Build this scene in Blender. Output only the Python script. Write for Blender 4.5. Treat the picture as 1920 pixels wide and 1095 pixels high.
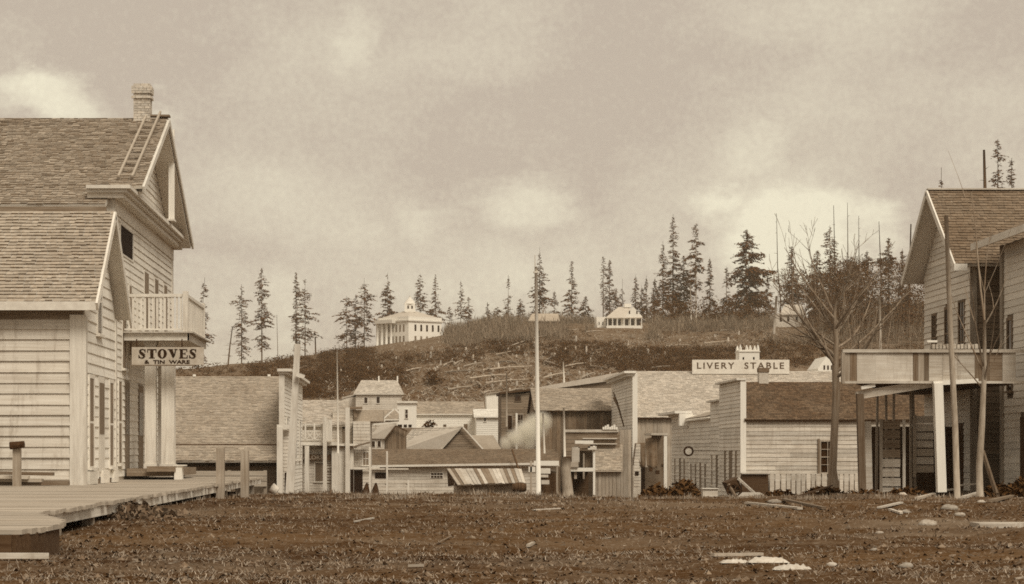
import bpy, math, random
from mathutils import Vector, noise as mnoise
rad = math.radians
for o in list(bpy.data.objects): bpy.data.objects.remove(o)
RNG = random.Random(11)
SC = bpy.context.scene
COL = SC.collection

# ------------------------------------------------------------------ camera
F, U0, V0 = 3600.0, 770.0, 850.0          # focal length and vanishing point of the street, in photograph pixels
cam_d = bpy.data.cameras.new('camera'); cam = bpy.data.objects.new('camera', cam_d); COL.objects.link(cam)
cam.location = (0, 0, 0); cam.rotation_euler = (rad(90), 0, 0)
cam_d.sensor_width = 36; cam_d.lens = 36 * F / 1920
cam_d.shift_x = (960 - U0) / 1920; cam_d.shift_y = (V0 - 547.5) / 1920
cam_d.clip_start = 0.5; cam_d.clip_end = 9000
SC.camera = cam

# ------------------------------------------------------------------ sky, sun, exposure
SUN_EL, SUN_AZ = 48, 151        # azimuth: clockwise from +Y (the view); behind the camera, to the right
def sep(l):
    """warm brown tone for an albedo: dark tones are browner, light ones nearly neutral"""
    keys = [(.0, (.0, .0, .0)), (.02, (.036, .0155, .0052)), (.05, (.083, .041, .0165)), (.1, (.136, .085, .047)), (.25, (.290, .232, .172)),
            (.45, (.49, .428, .352)), (.6, (.63, .58, .512)), (.8, (.81, .77, .69)), (1, (1, .98, .92))]
    for (a, ca), (b, cb) in zip(keys, keys[1:]):
        if l <= b:
            t = (l - a) / (b - a)
            return tuple(x + (y - x) * t for x, y in zip(ca, cb)) + (1,)
    return (1, 1, 1, 1)
W = bpy.data.worlds.new('World'); SC.world = W; W.use_nodes = True
nt = W.node_tree; nt.nodes.clear(); N = nt.nodes.new; L = nt.links.new
def math_n(nt, op, a, b=None, c=None, clamp=False):
    n = nt.nodes.new('ShaderNodeMath'); n.operation = op; n.use_clamp = clamp
    for i, x in enumerate((a, b, c)):
        if x is None: continue
        if isinstance(x, (int, float)): n.inputs[i].default_value = x
        else: nt.links.new(x, n.inputs[i])
    return n.outputs[0]
out = N('ShaderNodeOutputWorld'); bg = N('ShaderNodeBackground'); L(bg.outputs[0], out.inputs[0])
sky = N('ShaderNodeTexSky'); sky.sky_type = 'NISHITA'; sky.sun_disc = False
sky.sun_elevation = rad(SUN_EL); sky.sun_rotation = rad(SUN_AZ); sky.air_density = 1.0; sky.dust_density = 3.0; sky.ozone_density = 1.0
bw = N('ShaderNodeRGBToBW'); L(sky.outputs[0], bw.inputs[0])
tc = N('ShaderNodeTexCoord')
mp = N('ShaderNodeMapping'); mp.inputs['Scale'].default_value = (1, 1, 1.9); L(tc.outputs['Generated'], mp.inputs[0])
n1 = N('ShaderNodeTexNoise'); n1.inputs['Scale'].default_value = 7.0; n1.inputs['Detail'].default_value = 6; n1.inputs['Roughness'].default_value = .55
L(mp.outputs[0], n1.inputs['Vector'])
n2 = N('ShaderNodeTexNoise'); n2.inputs['Scale'].default_value = 24.0; n2.inputs['Detail'].default_value = 7; n2.inputs['Roughness'].default_value = .6
L(mp.outputs[0], n2.inputs['Vector'])
# the cumulus banks low over the hill: soft blobs in sky directions, their edges broken by noise
warp = N('ShaderNodeVectorMath'); warp.operation = 'MULTIPLY_ADD'; L(n2.outputs['Color'], warp.inputs[0])
warp.inputs[1].default_value = (.05, .05, .05); 
off = N('ShaderNodeVectorMath'); off.operation = 'ADD'; L(tc.outputs['Generated'], off.inputs[0]); off.inputs[1].default_value = (-.025, -.025, -.025)
L(off.outputs[0], warp.inputs[2])
blob = None
CLOUDS = [(1490, 450, 125, 100, 1.15), (985, 385, 120, 58, .62), (1335, 385, 65, 42, .6), (80, 195, 90, 48, .9), (800, 425, 75, 50, .40), (520, 575, 60, 90, .5),
          (660, 70, 40, 60, .25), (900, 520, 520, 120, .24), (450, 560, 180, 90, .30), (1410, 270, 70, 50, .3), (300, 200, 35, 30, .5), (1640, 430, 70, 50, .7), (-300, 300, 160, 70, .8), (2300, 380, 180, 80, .8)]
for (u, v, ru, rv, amp) in CLOUDS:
    d = Vector(((u - U0) / F, 1, (V0 - v) / F)).normalized()
    s = N('ShaderNodeVectorMath'); s.operation = 'SUBTRACT'; L(warp.outputs[0], s.inputs[0]); s.inputs[1].default_value = d
    m = N('ShaderNodeVectorMath'); m.operation = 'MULTIPLY'; L(s.outputs[0], m.inputs[0]); m.inputs[1].default_value = (F / ru, F / ru, F / rv)
    ln = N('ShaderNodeVectorMath'); ln.operation = 'LENGTH'; L(m.outputs[0], ln.inputs[0])
    mr = N('ShaderNodeMapRange'); mr.interpolation_type = 'SMOOTHERSTEP'; L(ln.outputs['Value'], mr.inputs[0])
    mr.inputs[1].default_value = 1.6; mr.inputs[2].default_value = .1; mr.inputs[3].default_value = 0; mr.inputs[4].default_value = amp
    blob = mr.outputs[0] if blob is None else math_n(nt, 'MAXIMUM', blob, mr.outputs[0])
ramp = N('ShaderNodeMapRange'); L(n1.outputs['Fac'], ramp.inputs[0]); ramp.inputs[1].default_value = .42; ramp.inputs[2].default_value = .74
ramp.inputs[3].default_value = 0; ramp.inputs[4].default_value = .55
fine = N('ShaderNodeTexNoise'); fine.inputs['Scale'].default_value = 330.0; fine.inputs['Detail'].default_value = 3; L(tc.outputs['Generated'], fine.inputs['Vector'])
cl = math_n(nt, 'ADD', blob, ramp.outputs[0], clamp=True)
cl = math_n(nt, 'ADD', cl, math_n(nt, 'MULTIPLY', math_n(nt, 'SUBTRACT', fine.outputs['Fac'], .5), .42), clamp=True)
mix = N('ShaderNodeMix'); mix.data_type = 'RGBA'; L(cl, mix.inputs['Factor'])
mix.inputs[6].default_value = (.566, .484, .395, 1); mix.inputs[7].default_value = (.92, .855, .66, 1)
# an overcast dome: the physical sky only shades it gently
bwn = math_n(nt, 'MULTIPLY', bw.outputs[0], .10)
lum = math_n(nt, 'ADD', math_n(nt, 'MULTIPLY', bwn, .12), .93)
vm = N('ShaderNodeVectorMath'); vm.operation = 'SCALE'; L(mix.outputs[2], vm.inputs[0]); L(lum, vm.inputs['Scale'])
L(vm.outputs[0], bg.inputs[0]); bg.inputs[1].default_value = 1.0

sun_d = bpy.data.lights.new('sun', 'SUN'); sun = bpy.data.objects.new('sun', sun_d); COL.objects.link(sun)
sun_d.energy = 2.5; sun_d.angle = rad(24); sun_d.color = (1, .92, .78)
a = rad(SUN_AZ); e = rad(SUN_EL)
sun_dir = Vector((math.sin(a) * math.cos(e), math.cos(a) * math.cos(e), math.sin(e)))
sun.rotation_euler = (-sun_dir).to_track_quat('-Z', 'Y').to_euler(); sun.location = (0, -20, 60)
SC.view_settings.view_transform = 'Standard'; SC.view_settings.look = 'None'
SC.view_settings.exposure = 0; SC.view_settings.gamma = 1; SC.view_settings.use_curve_mapping = False
SC.cycles.use_denoising = False
SC.cycles.max_bounces = 6; SC.cycles.volume_bounces = 4; SC.cycles.transparent_max_bounces = 8
SC.cycles.pixel_filter_type = 'BLACKMAN_HARRIS'; SC.cycles.filter_width = 1.7

# ------------------------------------------------------------------ materials
def mk(name, lo, hi, sc=(1, 1, 1), nscale=4.0, detail=5, rand=.25, rough=.85, bump=.0, stain=None, stain_amt=.5, rot=0, contrast=(.3, .7), spec=.2, tint=None, streak=0):
    m = bpy.data.materials.new(name); m.use_nodes = True; t = m.node_tree; b = t.nodes['Principled BSDF']
    b.inputs['Roughness'].default_value = rough; b.inputs['Specular IOR Level'].default_value = spec
    geo = t.nodes.new('ShaderNodeNewGeometry'); inf = t.nodes.new('ShaderNodeObjectInfo')
    rnd = math_n(t, 'FRACT', math_n(t, 'ADD', math_n(t, 'MULTIPLY', inf.outputs['Random'], 7.31), geo.outputs['Random Per Island']))
    mpn = t.nodes.new('ShaderNodeMapping'); t.links.new(geo.outputs['Position'], mpn.inputs[0]); mpn.inputs['Scale'].default_value = sc
    ad = t.nodes.new('ShaderNodeVectorMath'); ad.operation = 'ADD'; t.links.new(mpn.outputs[0], ad.inputs[0])
    cx = t.nodes.new('ShaderNodeCombineXYZ'); r10 = math_n(t, 'MULTIPLY', rnd, 37.0)
    for i in range(3): t.links.new(r10, cx.inputs[i])
    t.links.new(cx.outputs[0], ad.inputs[1])
    n = t.nodes.new('ShaderNodeTexNoise'); n.inputs['Scale'].default_value = nscale; n.inputs['Detail'].default_value = detail; n.inputs['Roughness'].default_value = .62
    t.links.new(ad.outputs[0], n.inputs['Vector'])
    mr = t.nodes.new('ShaderNodeMapRange'); t.links.new(n.outputs['Fac'], mr.inputs[0]); mr.inputs[1].default_value, mr.inputs[2].default_value = contrast
    mx = t.nodes.new('ShaderNodeMix'); mx.data_type = 'RGBA'; t.links.new(mr.outputs[0], mx.inputs['Factor'])
    mx.inputs[6].default_value = sep(lo); mx.inputs[7].default_value = sep(hi)
    c = mx.outputs[2]
    if stain is not None:
        n3 = t.nodes.new('ShaderNodeTexNoise'); n3.inputs['Scale'].default_value = .55; n3.inputs['Detail'].default_value = 6; n3.inputs['Roughness'].default_value = .68
        t.links.new(geo.outputs['Position'], n3.inputs['Vector'])
        m3 = t.nodes.new('ShaderNodeMapRange'); t.links.new(n3.outputs['Fac'], m3.inputs[0]); m3.inputs[1].default_value = .46; m3.inputs[2].default_value = .72
        m3.inputs[4].default_value = stain_amt
        x3 = t.nodes.new('ShaderNodeMix'); x3.data_type = 'RGBA'; t.links.new(m3.outputs[0], x3.inputs['Factor']); t.links.new(c, x3.inputs[6]); x3.inputs[7].default_value = sep(stain)
        c = x3.outputs[2]
    if streak:
        ms = t.nodes.new('ShaderNodeMapping'); t.links.new(geo.outputs['Position'], ms.inputs[0]); ms.inputs['Scale'].default_value = (5, 5, .55)
        n4 = t.nodes.new('ShaderNodeTexNoise'); n4.inputs['Scale'].default_value = 1.3; n4.inputs['Detail'].default_value = 6; n4.inputs['Roughness'].default_value = .7; t.links.new(ms.outputs[0], n4.inputs['Vector'])
        m4 = t.nodes.new('ShaderNodeMapRange'); t.links.new(n4.outputs['Fac'], m4.inputs[0]); m4.inputs[1].default_value = .52; m4.inputs[2].default_value = .74; m4.inputs[4].default_value = streak
        x4 = t.nodes.new('ShaderNodeMix'); x4.data_type = 'RGBA'; t.links.new(m4.outputs[0], x4.inputs['Factor']); t.links.new(c, x4.inputs[6]); x4.inputs[7].default_value = sep(.2); c = x4.outputs[2]
    if tint:
        tn = t.nodes.new('ShaderNodeVectorMath'); tn.operation = 'MULTIPLY'; t.links.new(c, tn.inputs[0]); tn.inputs[1].default_value = tint; c = tn.outputs[0]
    if rand:
        f = math_n(t, 'ADD', math_n(t, 'MULTIPLY', rnd, rand), 1 - rand / 2)
        v = t.nodes.new('ShaderNodeVectorMath'); v.operation = 'SCALE'; t.links.new(c, v.inputs[0]); t.links.new(f, v.inputs['Scale']); c = v.outputs[0]
    t.links.new(c, b.inputs['Base Color'])
    if bump:
        bp = t.nodes.new('ShaderNodeBump'); bp.inputs['Strength'].default_value = bump; bp.inputs['Distance'].default_value = .02
        t.links.new(n.outputs['Fac'], bp.inputs['Height']); t.links.new(bp.outputs[0], b.inputs['Normal'])
    return m
LX, LY, LZ = (.25, 6, 6), (6, .25, 6), (6, 6, .25)      # grain running along x, y, z
M = {}
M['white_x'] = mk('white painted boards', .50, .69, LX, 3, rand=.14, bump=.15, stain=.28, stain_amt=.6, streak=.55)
M['white_y'] = mk('white boards lengthways lightened for dim side walls', .74, .89, LY, 3, rand=.14, bump=.15, stain=.40, stain_amt=.3, streak=.4)  # lightened copy of the white boards; stands in for light on street walls
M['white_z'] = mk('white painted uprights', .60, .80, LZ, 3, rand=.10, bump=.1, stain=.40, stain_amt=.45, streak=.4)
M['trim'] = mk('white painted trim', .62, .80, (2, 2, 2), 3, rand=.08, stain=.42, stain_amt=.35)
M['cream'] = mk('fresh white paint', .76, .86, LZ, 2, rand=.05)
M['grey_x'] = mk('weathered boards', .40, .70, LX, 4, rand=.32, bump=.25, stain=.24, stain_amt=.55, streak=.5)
M['grey_y'] = mk('weathered boards lightened for dim side walls', .66, .82, LY, 4, rand=.22, bump=.25, stain=.38, stain_amt=.5)  # paler copy of the weathered boards, brightening painted in for street-facing walls
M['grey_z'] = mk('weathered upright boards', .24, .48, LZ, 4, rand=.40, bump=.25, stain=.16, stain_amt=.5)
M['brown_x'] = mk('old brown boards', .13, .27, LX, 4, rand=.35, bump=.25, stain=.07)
M['brown_y'] = mk('old brown boards lightened for dim side walls', .64, .80, LY, 4, rand=.22, bump=.25, stain=.45)  # brown boards made pale, colour in place of sunlight on the street gables
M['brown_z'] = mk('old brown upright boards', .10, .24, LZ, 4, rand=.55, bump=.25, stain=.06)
M['dark_wood'] = mk('dark timber', .035, .09, LX, 4, rand=.3)
M['sh_mid'] = mk('grey shingles', .28, .44, (3, 3, 3), 3, rand=.30, stain=.17, stain_amt=.45)
M['sh_pale'] = mk('new pale shingles', .41, .58, (3, 3, 3), 3, rand=.34, stain=.34, stain_amt=.6)
M['sh_grey'] = mk('silvered shingles', .28, .42, (3, 3, 3), 3, rand=.45, stain=.20, stain_amt=.5)
M['sh_dark'] = mk('mossy dark shingles', .05, .13, (3, 3, 3), 3, rand=.6, stain=.19, stain_amt=.45)
M['sh_brown'] = mk('brown shingles', .13, .22, (3, 3, 3), 3, rand=.3, stain=.09, stain_amt=.6)
M['glass'] = mk('dark window glass', .012, .03, (1, 1, 1), 2, rand=.3, rough=.12, spec=.5)
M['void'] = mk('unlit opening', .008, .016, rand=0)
M['shutter'] = mk('faded window blind', .15, .26, LZ, 3, rand=.25)
M['brick'] = mk('pale limewashed brick', .42, .66, (3, 3, 3), 4, rand=.35, stain=.3)
M['brick_dark'] = mk('sooty brick', .08, .18, (3, 3, 3), 4, rand=.45)
M['deck'] = mk('worn walkway planks', .32, .48, LX, 4, rand=.22, bump=.2, stain=.33, stain_amt=.45)
M['ink'] = mk('black sign paint', .012, .03, rand=.1)
M['ink_worn'] = mk('worn sign paint', .03, .14, (4, 4, 4), 4, rand=.1)
M['sign'] = mk('white sign paint', .62, .80, (2, 2, 2), 3, rand=.05, stain=.5, stain_amt=.4)
M['sign_shaded'] = mk('white sign paint with balcony shade', .40, .54, (2, 2, 2), 3, rand=.05, stain=.30, stain_amt=.5)  # white sign paint, its colour darkened for the shade under the balcony
M['band'] = mk('dark sign paint', .05, .09, (3, 3, 3), 3, rand=.05)
M['gilt'] = mk('pale lettering', .30, .45, (8, 8, 8), 3, rand=.05)
M['bark'] = mk('conifer bark', .035, .10, LZ, 3, rand=.3)
M['sh_butt'] = mk('shingle butt faces', .15, .26, (3, 3, 3), 3, rand=.4)  # one separate tone for all butt faces, setting off the courses
M['needles'] = mk('conifer needles', .05, .12, (.3, .3, .3), 3, rand=.6, rough=.9, spec=.0, tint=(1.1, .86, .62))
M['brush'] = mk('dark brush leaves', .04, .10, (.12, .12, .12), 3, rand=.45, rough=.9, spec=.0, tint=(1.0, .91, .76))
M['twigs'] = mk('bare twigs', .12, .28, (.1, .1, .1), 3, rand=.6, rough=.9, spec=.05)
M['twig_bark'] = mk('bare tree bark', .10, .30, LZ, 2, rand=.6, rough=.85)
M['pale_bark'] = mk('pale smooth bark', .24, .44, (5, 5, 1), 3, rand=.1)
M['snag'] = mk('bleached dead wood', .30, .56, LZ, 3, rand=.4)
M['log'] = mk('bleached logs', .20, .44, (1, 1, 1), 2, rand=.5)
M['char'] = mk('charred snag', .03, .08, LZ, 3, rand=.4)
M['canvas'] = mk('old dark canvas', .10, .17, (1, 1, 1), 3, rand=.2)
M['rag'] = mk('pale rag', .44, .66, (6, 6, 6), 3, rand=.2, stain=.3, bump=.3)
M['pebble'] = mk('mud-stained pebbles', .07, .24, (9, 9, 9), 2, rand=.7)
M['stone'] = mk('pale stones', .22, .55, (9, 9, 9), 2, rand=.6)
M['chip'] = mk('wood chips', .10, .42, (9, 9, 9), 2, rand=.8)
M['weed'] = mk('dry weeds', .06, .20, (.6, .6, .6), 2, rand=.8)
M['dry_grass'] = mk('dry pale grass', .14, .42, (.5, .8, .5), 3, rand=.6)
M['iron'] = mk('rusted iron', .02, .05, (5, 5, 5), 3, rand=.2)

def ground_mat():
    m = bpy.data.materials.new('churned earth'); m.use_nodes = True; t = m.node_tree; b = t.nodes['Principled BSDF']
    b.inputs['Roughness'].default_value = 1; b.inputs['Specular IOR Level'].default_value = .0
    geo = t.nodes.new('ShaderNodeNewGeometry')
    def nz(scale, det, ro, a, c, sx=(1, 1, 1)):
        mp = t.nodes.new('ShaderNodeMapping'); mp.inputs['Scale'].default_value = sx; t.links.new(geo.outputs['Position'], mp.inputs[0])
        n = t.nodes.new('ShaderNodeTexNoise'); n.inputs['Scale'].default_value = scale; n.inputs['Detail'].default_value = det; n.inputs['Roughness'].default_value = ro
        t.links.new(mp.outputs[0], n.inputs['Vector'])
        r = t.nodes.new('ShaderNodeMapRange'); t.links.new(n.outputs['Fac'], r.inputs[0]); r.inputs[1].default_value = a; r.inputs[2].default_value = c
        return r.outputs[0], n
    def mixc(f, a, c):
        x = t.nodes.new('ShaderNodeMix'); x.data_type = 'RGBA'; t.links.new(f, x.inputs['Factor'])
        for i, q in ((6, a), (7, c)):
            if isinstance(q, tuple): x.inputs[i].default_value = q
            else: t.links.new(q, x.inputs[i])
        return x.outputs[2]
    def mul(c):
        tn = t.nodes.new('ShaderNodeVectorMath'); tn.operation = 'MULTIPLY'; t.links.new(c, tn.inputs[0]); tn.inputs[1].default_value = (1.0, .94, .82); return tn.outputs[0]
    f1, _ = nz(.30, 5, .65, .36, .64, (.55, 1, 1))
    f2, nb = nz(5.0, 6, .7, .40, .66)
    f3, _ = nz(17.0, 3, .6, .60, .70)
    f4, _ = nz(.16, 5, .7, .52, .68, (.5, 1.3, 1)); near = mixc(f1, sep(.024), sep(.080)); near = mul(near); near = mixc(math_n(t, 'MULTIPLY', f4, .75), near, sep(.21)); near = mixc(math_n(t, 'MULTIPLY', f2, .6), near, sep(.14)); 
    f3s = math_n(t, 'MULTIPLY', f3, .55); near = mixc(f3s, near, sep(.33))
    # the logged hillside: pale slash and stubble between dark growth
    g1, _ = nz(.03, 5, .65, .40, .60); g2, _ = nz(.42, 6, .72, .42, .60); g3, _ = nz(1.3, 3, .7, .50, .62)
    far = mixc(g1, sep(.17), sep(.10)); far = mixc(math_n(t, 'MULTIPLY', g2, .75), far, sep(.05)); far = mixc(math_n(t, 'MULTIPLY', g3, .55), far, sep(.34))
    sp = t.nodes.new('ShaderNodeSeparateXYZ'); t.links.new(geo.outputs['Position'], sp.inputs[0])
    r = t.nodes.new('ShaderNodeMapRange'); t.links.new(sp.outputs['Y'], r.inputs[0]); r.inputs[1].default_value = 150; r.inputs[2].default_value = 260
    t.links.new(mixc(r.outputs[0], near, far), b.inputs['Base Color'])
    bp = t.nodes.new('ShaderNodeBump'); bp.inputs['Strength'].default_value = .7; bp.inputs['Distance'].default_value = .05
    t.links.new(nb.outputs['Fac'], bp.inputs['Height']); t.links.new(bp.outputs[0], b.inputs['Normal'])
    return m
M['ground'] = ground_mat()

# ------------------------------------------------------------------ building blocks
def P(u, v, Y): return Vector(((u - U0) * Y / F, Y, (V0 - v) * Y / F))
def ux(u, Y): return (u - U0) * Y / F
def vz(v, Y): return (V0 - v) * Y / F
def lerp(a, b, t): return a + (b - a) * t
def interp(tab, x):
    if x <= tab[0][0]: return tab[0][1]
    for (a, p), (b, q) in zip(tab, tab[1:]):
        if x <= b: return p + (q - p) * (x - a) / (b - a)
    return tab[-1][1]
WL = {}                                   # world origin of every object built
def thing(name, loc, label, cat, group=None, **kw):
    o = bpy.data.objects.new(name, None); COL.objects.link(o); o.location = loc; o.empty_display_size = .2
    WL[o.name] = Vector(loc); tag(o, label, cat, group); return o
def tag(o, label=None, cat=None, group=None, kind=None):
    if label: o['label'] = label
    if cat: o['category'] = cat
    if group: o['group'] = group
    if kind: o['kind'] = kind
    return o
class MB:
    def __init__(s): s.v = []; s.f = []; s.sm = False
    def add(s, vs, fs):
        n = len(s.v); s.v.extend(tuple(p) for p in vs); s.f.extend(tuple(i + n for i in f) for f in fs); return s
    def box(s, x0, x1, y0, y1, z0, z1):
        if x0 > x1: x0, x1 = x1, x0
        if y0 > y1: y0, y1 = y1, y0
        if z0 > z1: z0, z1 = z1, z0
        return s.add([(x0, y0, z0), (x1, y0, z0), (x1, y1, z0), (x0, y1, z0), (x0, y0, z1), (x1, y0, z1), (x1, y1, z1), (x0, y1, z1)],
                     [(3, 2, 1, 0), (4, 5, 6, 7), (0, 1, 5, 4), (1, 2, 6, 5), (2, 3, 7, 6), (3, 0, 4, 7)])
    def beam(s, p, q, w, d, up=(0, 0, 1), w2=None, d2=None):
        p = Vector(p); q = Vector(q); ax = (q - p).normalized(); up = Vector(up)
        if abs(ax.dot(up)) > .97: up = Vector((0, 1, 0))
        sd = ax.cross(up).normalized(); tp = sd.cross(ax).normalized(); w2 = w if w2 is None else w2; d2 = d if d2 is None else d2
        vs = [c + sd * (i * ww / 2) + tp * (j * dd / 2) for c, ww, dd in ((p, w, d), (q, w2, d2)) for i, j in ((-1, -1), (1, -1), (1, 1), (-1, 1))]
        return s.add(vs, [(0, 3, 2, 1), (4, 5, 6, 7), (0, 1, 5, 4), (1, 2, 6, 5), (2, 3, 7, 6), (3, 0, 4, 7)])
    def tube(s, pts, rs, n=6, cap=True):
        pts = [Vector(p) for p in pts]; k = len(pts); vs = []
        for i, p in enumerate(pts):
            ax = (pts[min(i + 1, k - 1)] - pts[max(i - 1, 0)]).normalized(); up = Vector((0, 0, 1)) if abs(ax.z) < .9 else Vector((1, 0, 0))
            a = ax.cross(up).normalized(); b = ax.cross(a)
            for j in range(n):
                t = 2 * math.pi * j / n; vs.append(p + (a * math.cos(t) + b * math.sin(t)) * rs[i])
        fs = [(i * n + j, i * n + (j + 1) % n, (i + 1) * n + (j + 1) % n, (i + 1) * n + j) for i in range(k - 1) for j in range(n)]
        if cap: fs += [tuple(range(n)), tuple(range((k - 1) * n, k * n))[::-1]]
        return s.add(vs, fs)
    def prism(s, poly, d):                  # planar outline pushed along d
        n = len(poly); d = Vector(d); vs = [Vector(p) for p in poly] + [Vector(p) + d for p in poly]
        return s.add(vs, [tuple(range(n))[::-1], tuple(range(n, 2 * n))] + [(i, (i + 1) % n, n + (i + 1) % n, n + i) for i in range(n)])
    def build(s, name, mat, parent=None, smooth=False, kind=None):
        me = bpy.data.meshes.new(name); o0 = WL[parent.name] if parent else Vector((0, 0, 0))
        me.from_pydata([(x - o0.x, y - o0.y, z - o0.z) for x, y, z in s.v], [], s.f); me.update()
        if smooth: me.polygons.foreach_set('use_smooth', [True] * len(me.polygons))
        me.materials.append(M[mat] if isinstance(mat, str) else mat)
        o = bpy.data.objects.new(name, me); COL.objects.link(o)
        if parent: o.parent = parent
        WL[o.name] = o0.copy()
        if kind: o['kind'] = kind
        return o
def fixn(o):
    import bmesh
    bm = bmesh.new(); bm.from_mesh(o.data); bmesh.ops.recalc_face_normals(bm, faces=bm.faces); bm.to_mesh(o.data); bm.free(); return o
# boards that share one mesh per material, placed by scale
UNIT = {}
def unit(kind, mat):
    k = (kind, mat)
    if k not in UNIT:
        me = bpy.data.meshes.new(kind)
        if kind == 'clapboard':             # wedge: thick at its lower edge, length x, outward -y
            v = [(0, 0, 0), (1, 0, 0), (1, -1, 0), (0, -1, 0), (0, 0, 1), (1, 0, 1), (1, -.25, 1), (0, -.25, 1)]
        else:
            v = [(0, 0, 0), (1, 0, 0), (1, -1, 0), (0, -1, 0), (0, 0, 1), (1, 0, 1), (1, -1, 1), (0, -1, 1)]
        me.from_pydata(v, [], [(0, 1, 2, 3), (7, 6, 5, 4), (3, 2, 6, 7), (2, 1, 5, 6), (1, 0, 4, 5), (0, 3, 7, 4)]); me.update()
        me.materials.append(M[mat]); UNIT[k] = me
    return UNIT[k]
ROT = {'S': 0, 'E': math.pi / 2, 'W': -math.pi / 2}
def wp(face, plane, a, o, z):
    return Vector((a, plane - o, z)) if face == 'S' else Vector((plane + o, a, z)) if face == 'E' else Vector((plane - o, a, z))
def piece(kind, name, mat, parent, face, plane, a0, a1, z0, z1, th, o0=0.0, tilt=0.0):
    ob = bpy.data.objects.new(name, unit(kind, mat)); COL.objects.link(ob); ob.parent = parent
    ob.location = wp(face, plane, a1 if face == 'W' else a0, o0, z0) - WL[parent.name]
    ob.rotation_euler = (0, tilt, ROT[face]); ob.scale = (a1 - a0, th, z1 - z0); return ob
def wbox(mb, face, plane, a0, a1, o0, o1, z0, z1):
    p = wp(face, plane, a0, o0, z0); q = wp(face, plane, a1, o1, z1); return mb.box(p.x, q.x, p.y, q.y, p.z, q.z)
def cut(lo, hi, z0, z1, openings):
    segs = [(lo, hi)]
    for a, b, c, d in (o[:4] for o in openings):
        if min(z1, d) - max(z0, c) > .35 * (z1 - z0):
            ns = []
            for s, e in segs:
                if b <= s or a >= e: ns.append((s, e)); continue
                if a - s > .03: ns.append((s, a))
                if e - b > .03: ns.append((b, e))
            segs = ns
    return segs
def clap(wall, face, plane, a0, a1, z0, z1, h, mat, openings=(), gable=None, th=.028, joints=True, joined=False):
    """lap siding, each board an object of its own (or one mesh where the boards are too far to tell apart)"""
    z = z0; mb = MB() if joined else None
    while z < z1 - .02:
        zt = min(z + h * RNG.uniform(.97, 1.03), z1 + h * .3)
        lo, hi = (a0, a1) if gable is None else gable(.5 * (z + zt))
        if hi - lo > .1:
            for s, e in cut(lo, hi, z, zt, openings):
                brk = [s, e]
                if joints and e - s > 2.5 and RNG.random() < .6: brk.insert(1, lerp(s, e, RNG.uniform(.25, .75)))
                for p, q in zip(brk, brk[1:]):
                    if joined:
                        b = wp(face, plane, 0, 0, 0)
                        vs = [wp(face, plane, x, o, zz) for x, o, zz in ((p, 0, z), (q, 0, z), (q, th, z), (p, th, z), (p, 0, zt), (q, 0, zt), (q, th * .25, zt), (p, th * .25, zt))]
                        mb.add(vs, [(0, 1, 2, 3), (7, 6, 5, 4), (3, 2, 6, 7), (2, 1, 5, 6), (1, 0, 4, 5), (0, 3, 7, 4)])
                    else:
                        piece('clapboard', 'clapboard', mat, wall, face, plane, p + .002, q - .002, z + RNG.uniform(-.004, .004), zt + .004, th * RNG.uniform(.85, 1.25), tilt=RNG.gauss(0, .0016))
        z = zt
    if joined: mb.build('clapboards', mat, wall, kind='stuff')
def vboards(wall, face, plane, a0, a1, z0, z1, w, mat, openings=(), th=.03, ragged=0, gap=.012, name='board', o0=0.0):
    a = a0
    while a < a1 - .03:
        b = min(a + w * RNG.uniform(.85, 1.15), a1); zt = z1(.5 * (a + b)) if callable(z1) else z1
        zs = [(z0, zt + RNG.uniform(-1, 1) * ragged)]
        for (p, q, c, d) in openings:
            if min(b, q) - max(a, p) > .4 * (b - a):
                n = []
                for s, e in zs:
                    if c > s + .03: n.append((s, min(c, e)))
                    if d < e - .03: n.append((max(d, s), e))
                zs = n
        for s, e in zs:
            if e - s > .05: piece('board', name, mat, wall, face, plane, a, b - gap, s, e, th * RNG.uniform(.6, 1.4), o0)
        a = b
def window(parent, face, plane, a0, a1, z0, z1, nx=2, nz=4, frame='trim', pane='glass', fw=.09, sill=True, proud=.05, bars=True, name='window', casing=True, po=.012):
    mb = MB()
    if casing:
        for x0, x1, c0, c1 in ((a0 - fw, a0, z0 - fw * .3, z1 + fw), (a1, a1 + fw, z0 - fw * .3, z1 + fw), (a0, a1, z1, z1 + fw), (a0, a1, z0 - fw * .3, z0)):
            wbox(mb, face, plane, x0, x1, -.01, proud, c0, c1)
    else: wbox(mb, face, plane, a0 - .02, a0, -.01, proud, z0, z1); wbox(mb, face, plane, a1, a1 + .02, -.01, proud, z0, z1)
    if bars:
        bw_ = .03
        for i in range(1, nx): x = lerp(a0, a1, i / nx); wbox(mb, face, plane, x - bw_ / 2, x + bw_ / 2, .0, proud - .012, z0, z1)
        for j in range(1, nz):
            z = lerp(z0, z1, j / nz); t = bw_ * (1.6 if j * 2 == nz else 1); wbox(mb, face, plane, a0, a1, .0, proud - (.008 if j * 2 == nz else .014), z - t / 2, z + t / 2)
    fr = mb.build(name, frame, parent)
    if bars and nx * nz <= 12 and nx * nz > 1:
        for i in range(nx):
            for j in range(nz): piece('board', 'pane', pane, fr, face, plane, lerp(a0, a1, i / nx), lerp(a0, a1, (i + 1) / nx), lerp(z0, z1, j / nz), lerp(z0, z1, (j + 1) / nz), .006, po)
    else: piece('board', 'pane', pane, fr, face, plane, a0, a1, z0, z1, .006, po)
    if sill: wbox(MB(), face, plane, a0 - fw * 1.5, a1 + fw * 1.5, 0, proud + .06, z0 - fw * .3 - .06, z0 - fw * .3 - .002).build('sill', frame, fr)
    return fr
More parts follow.
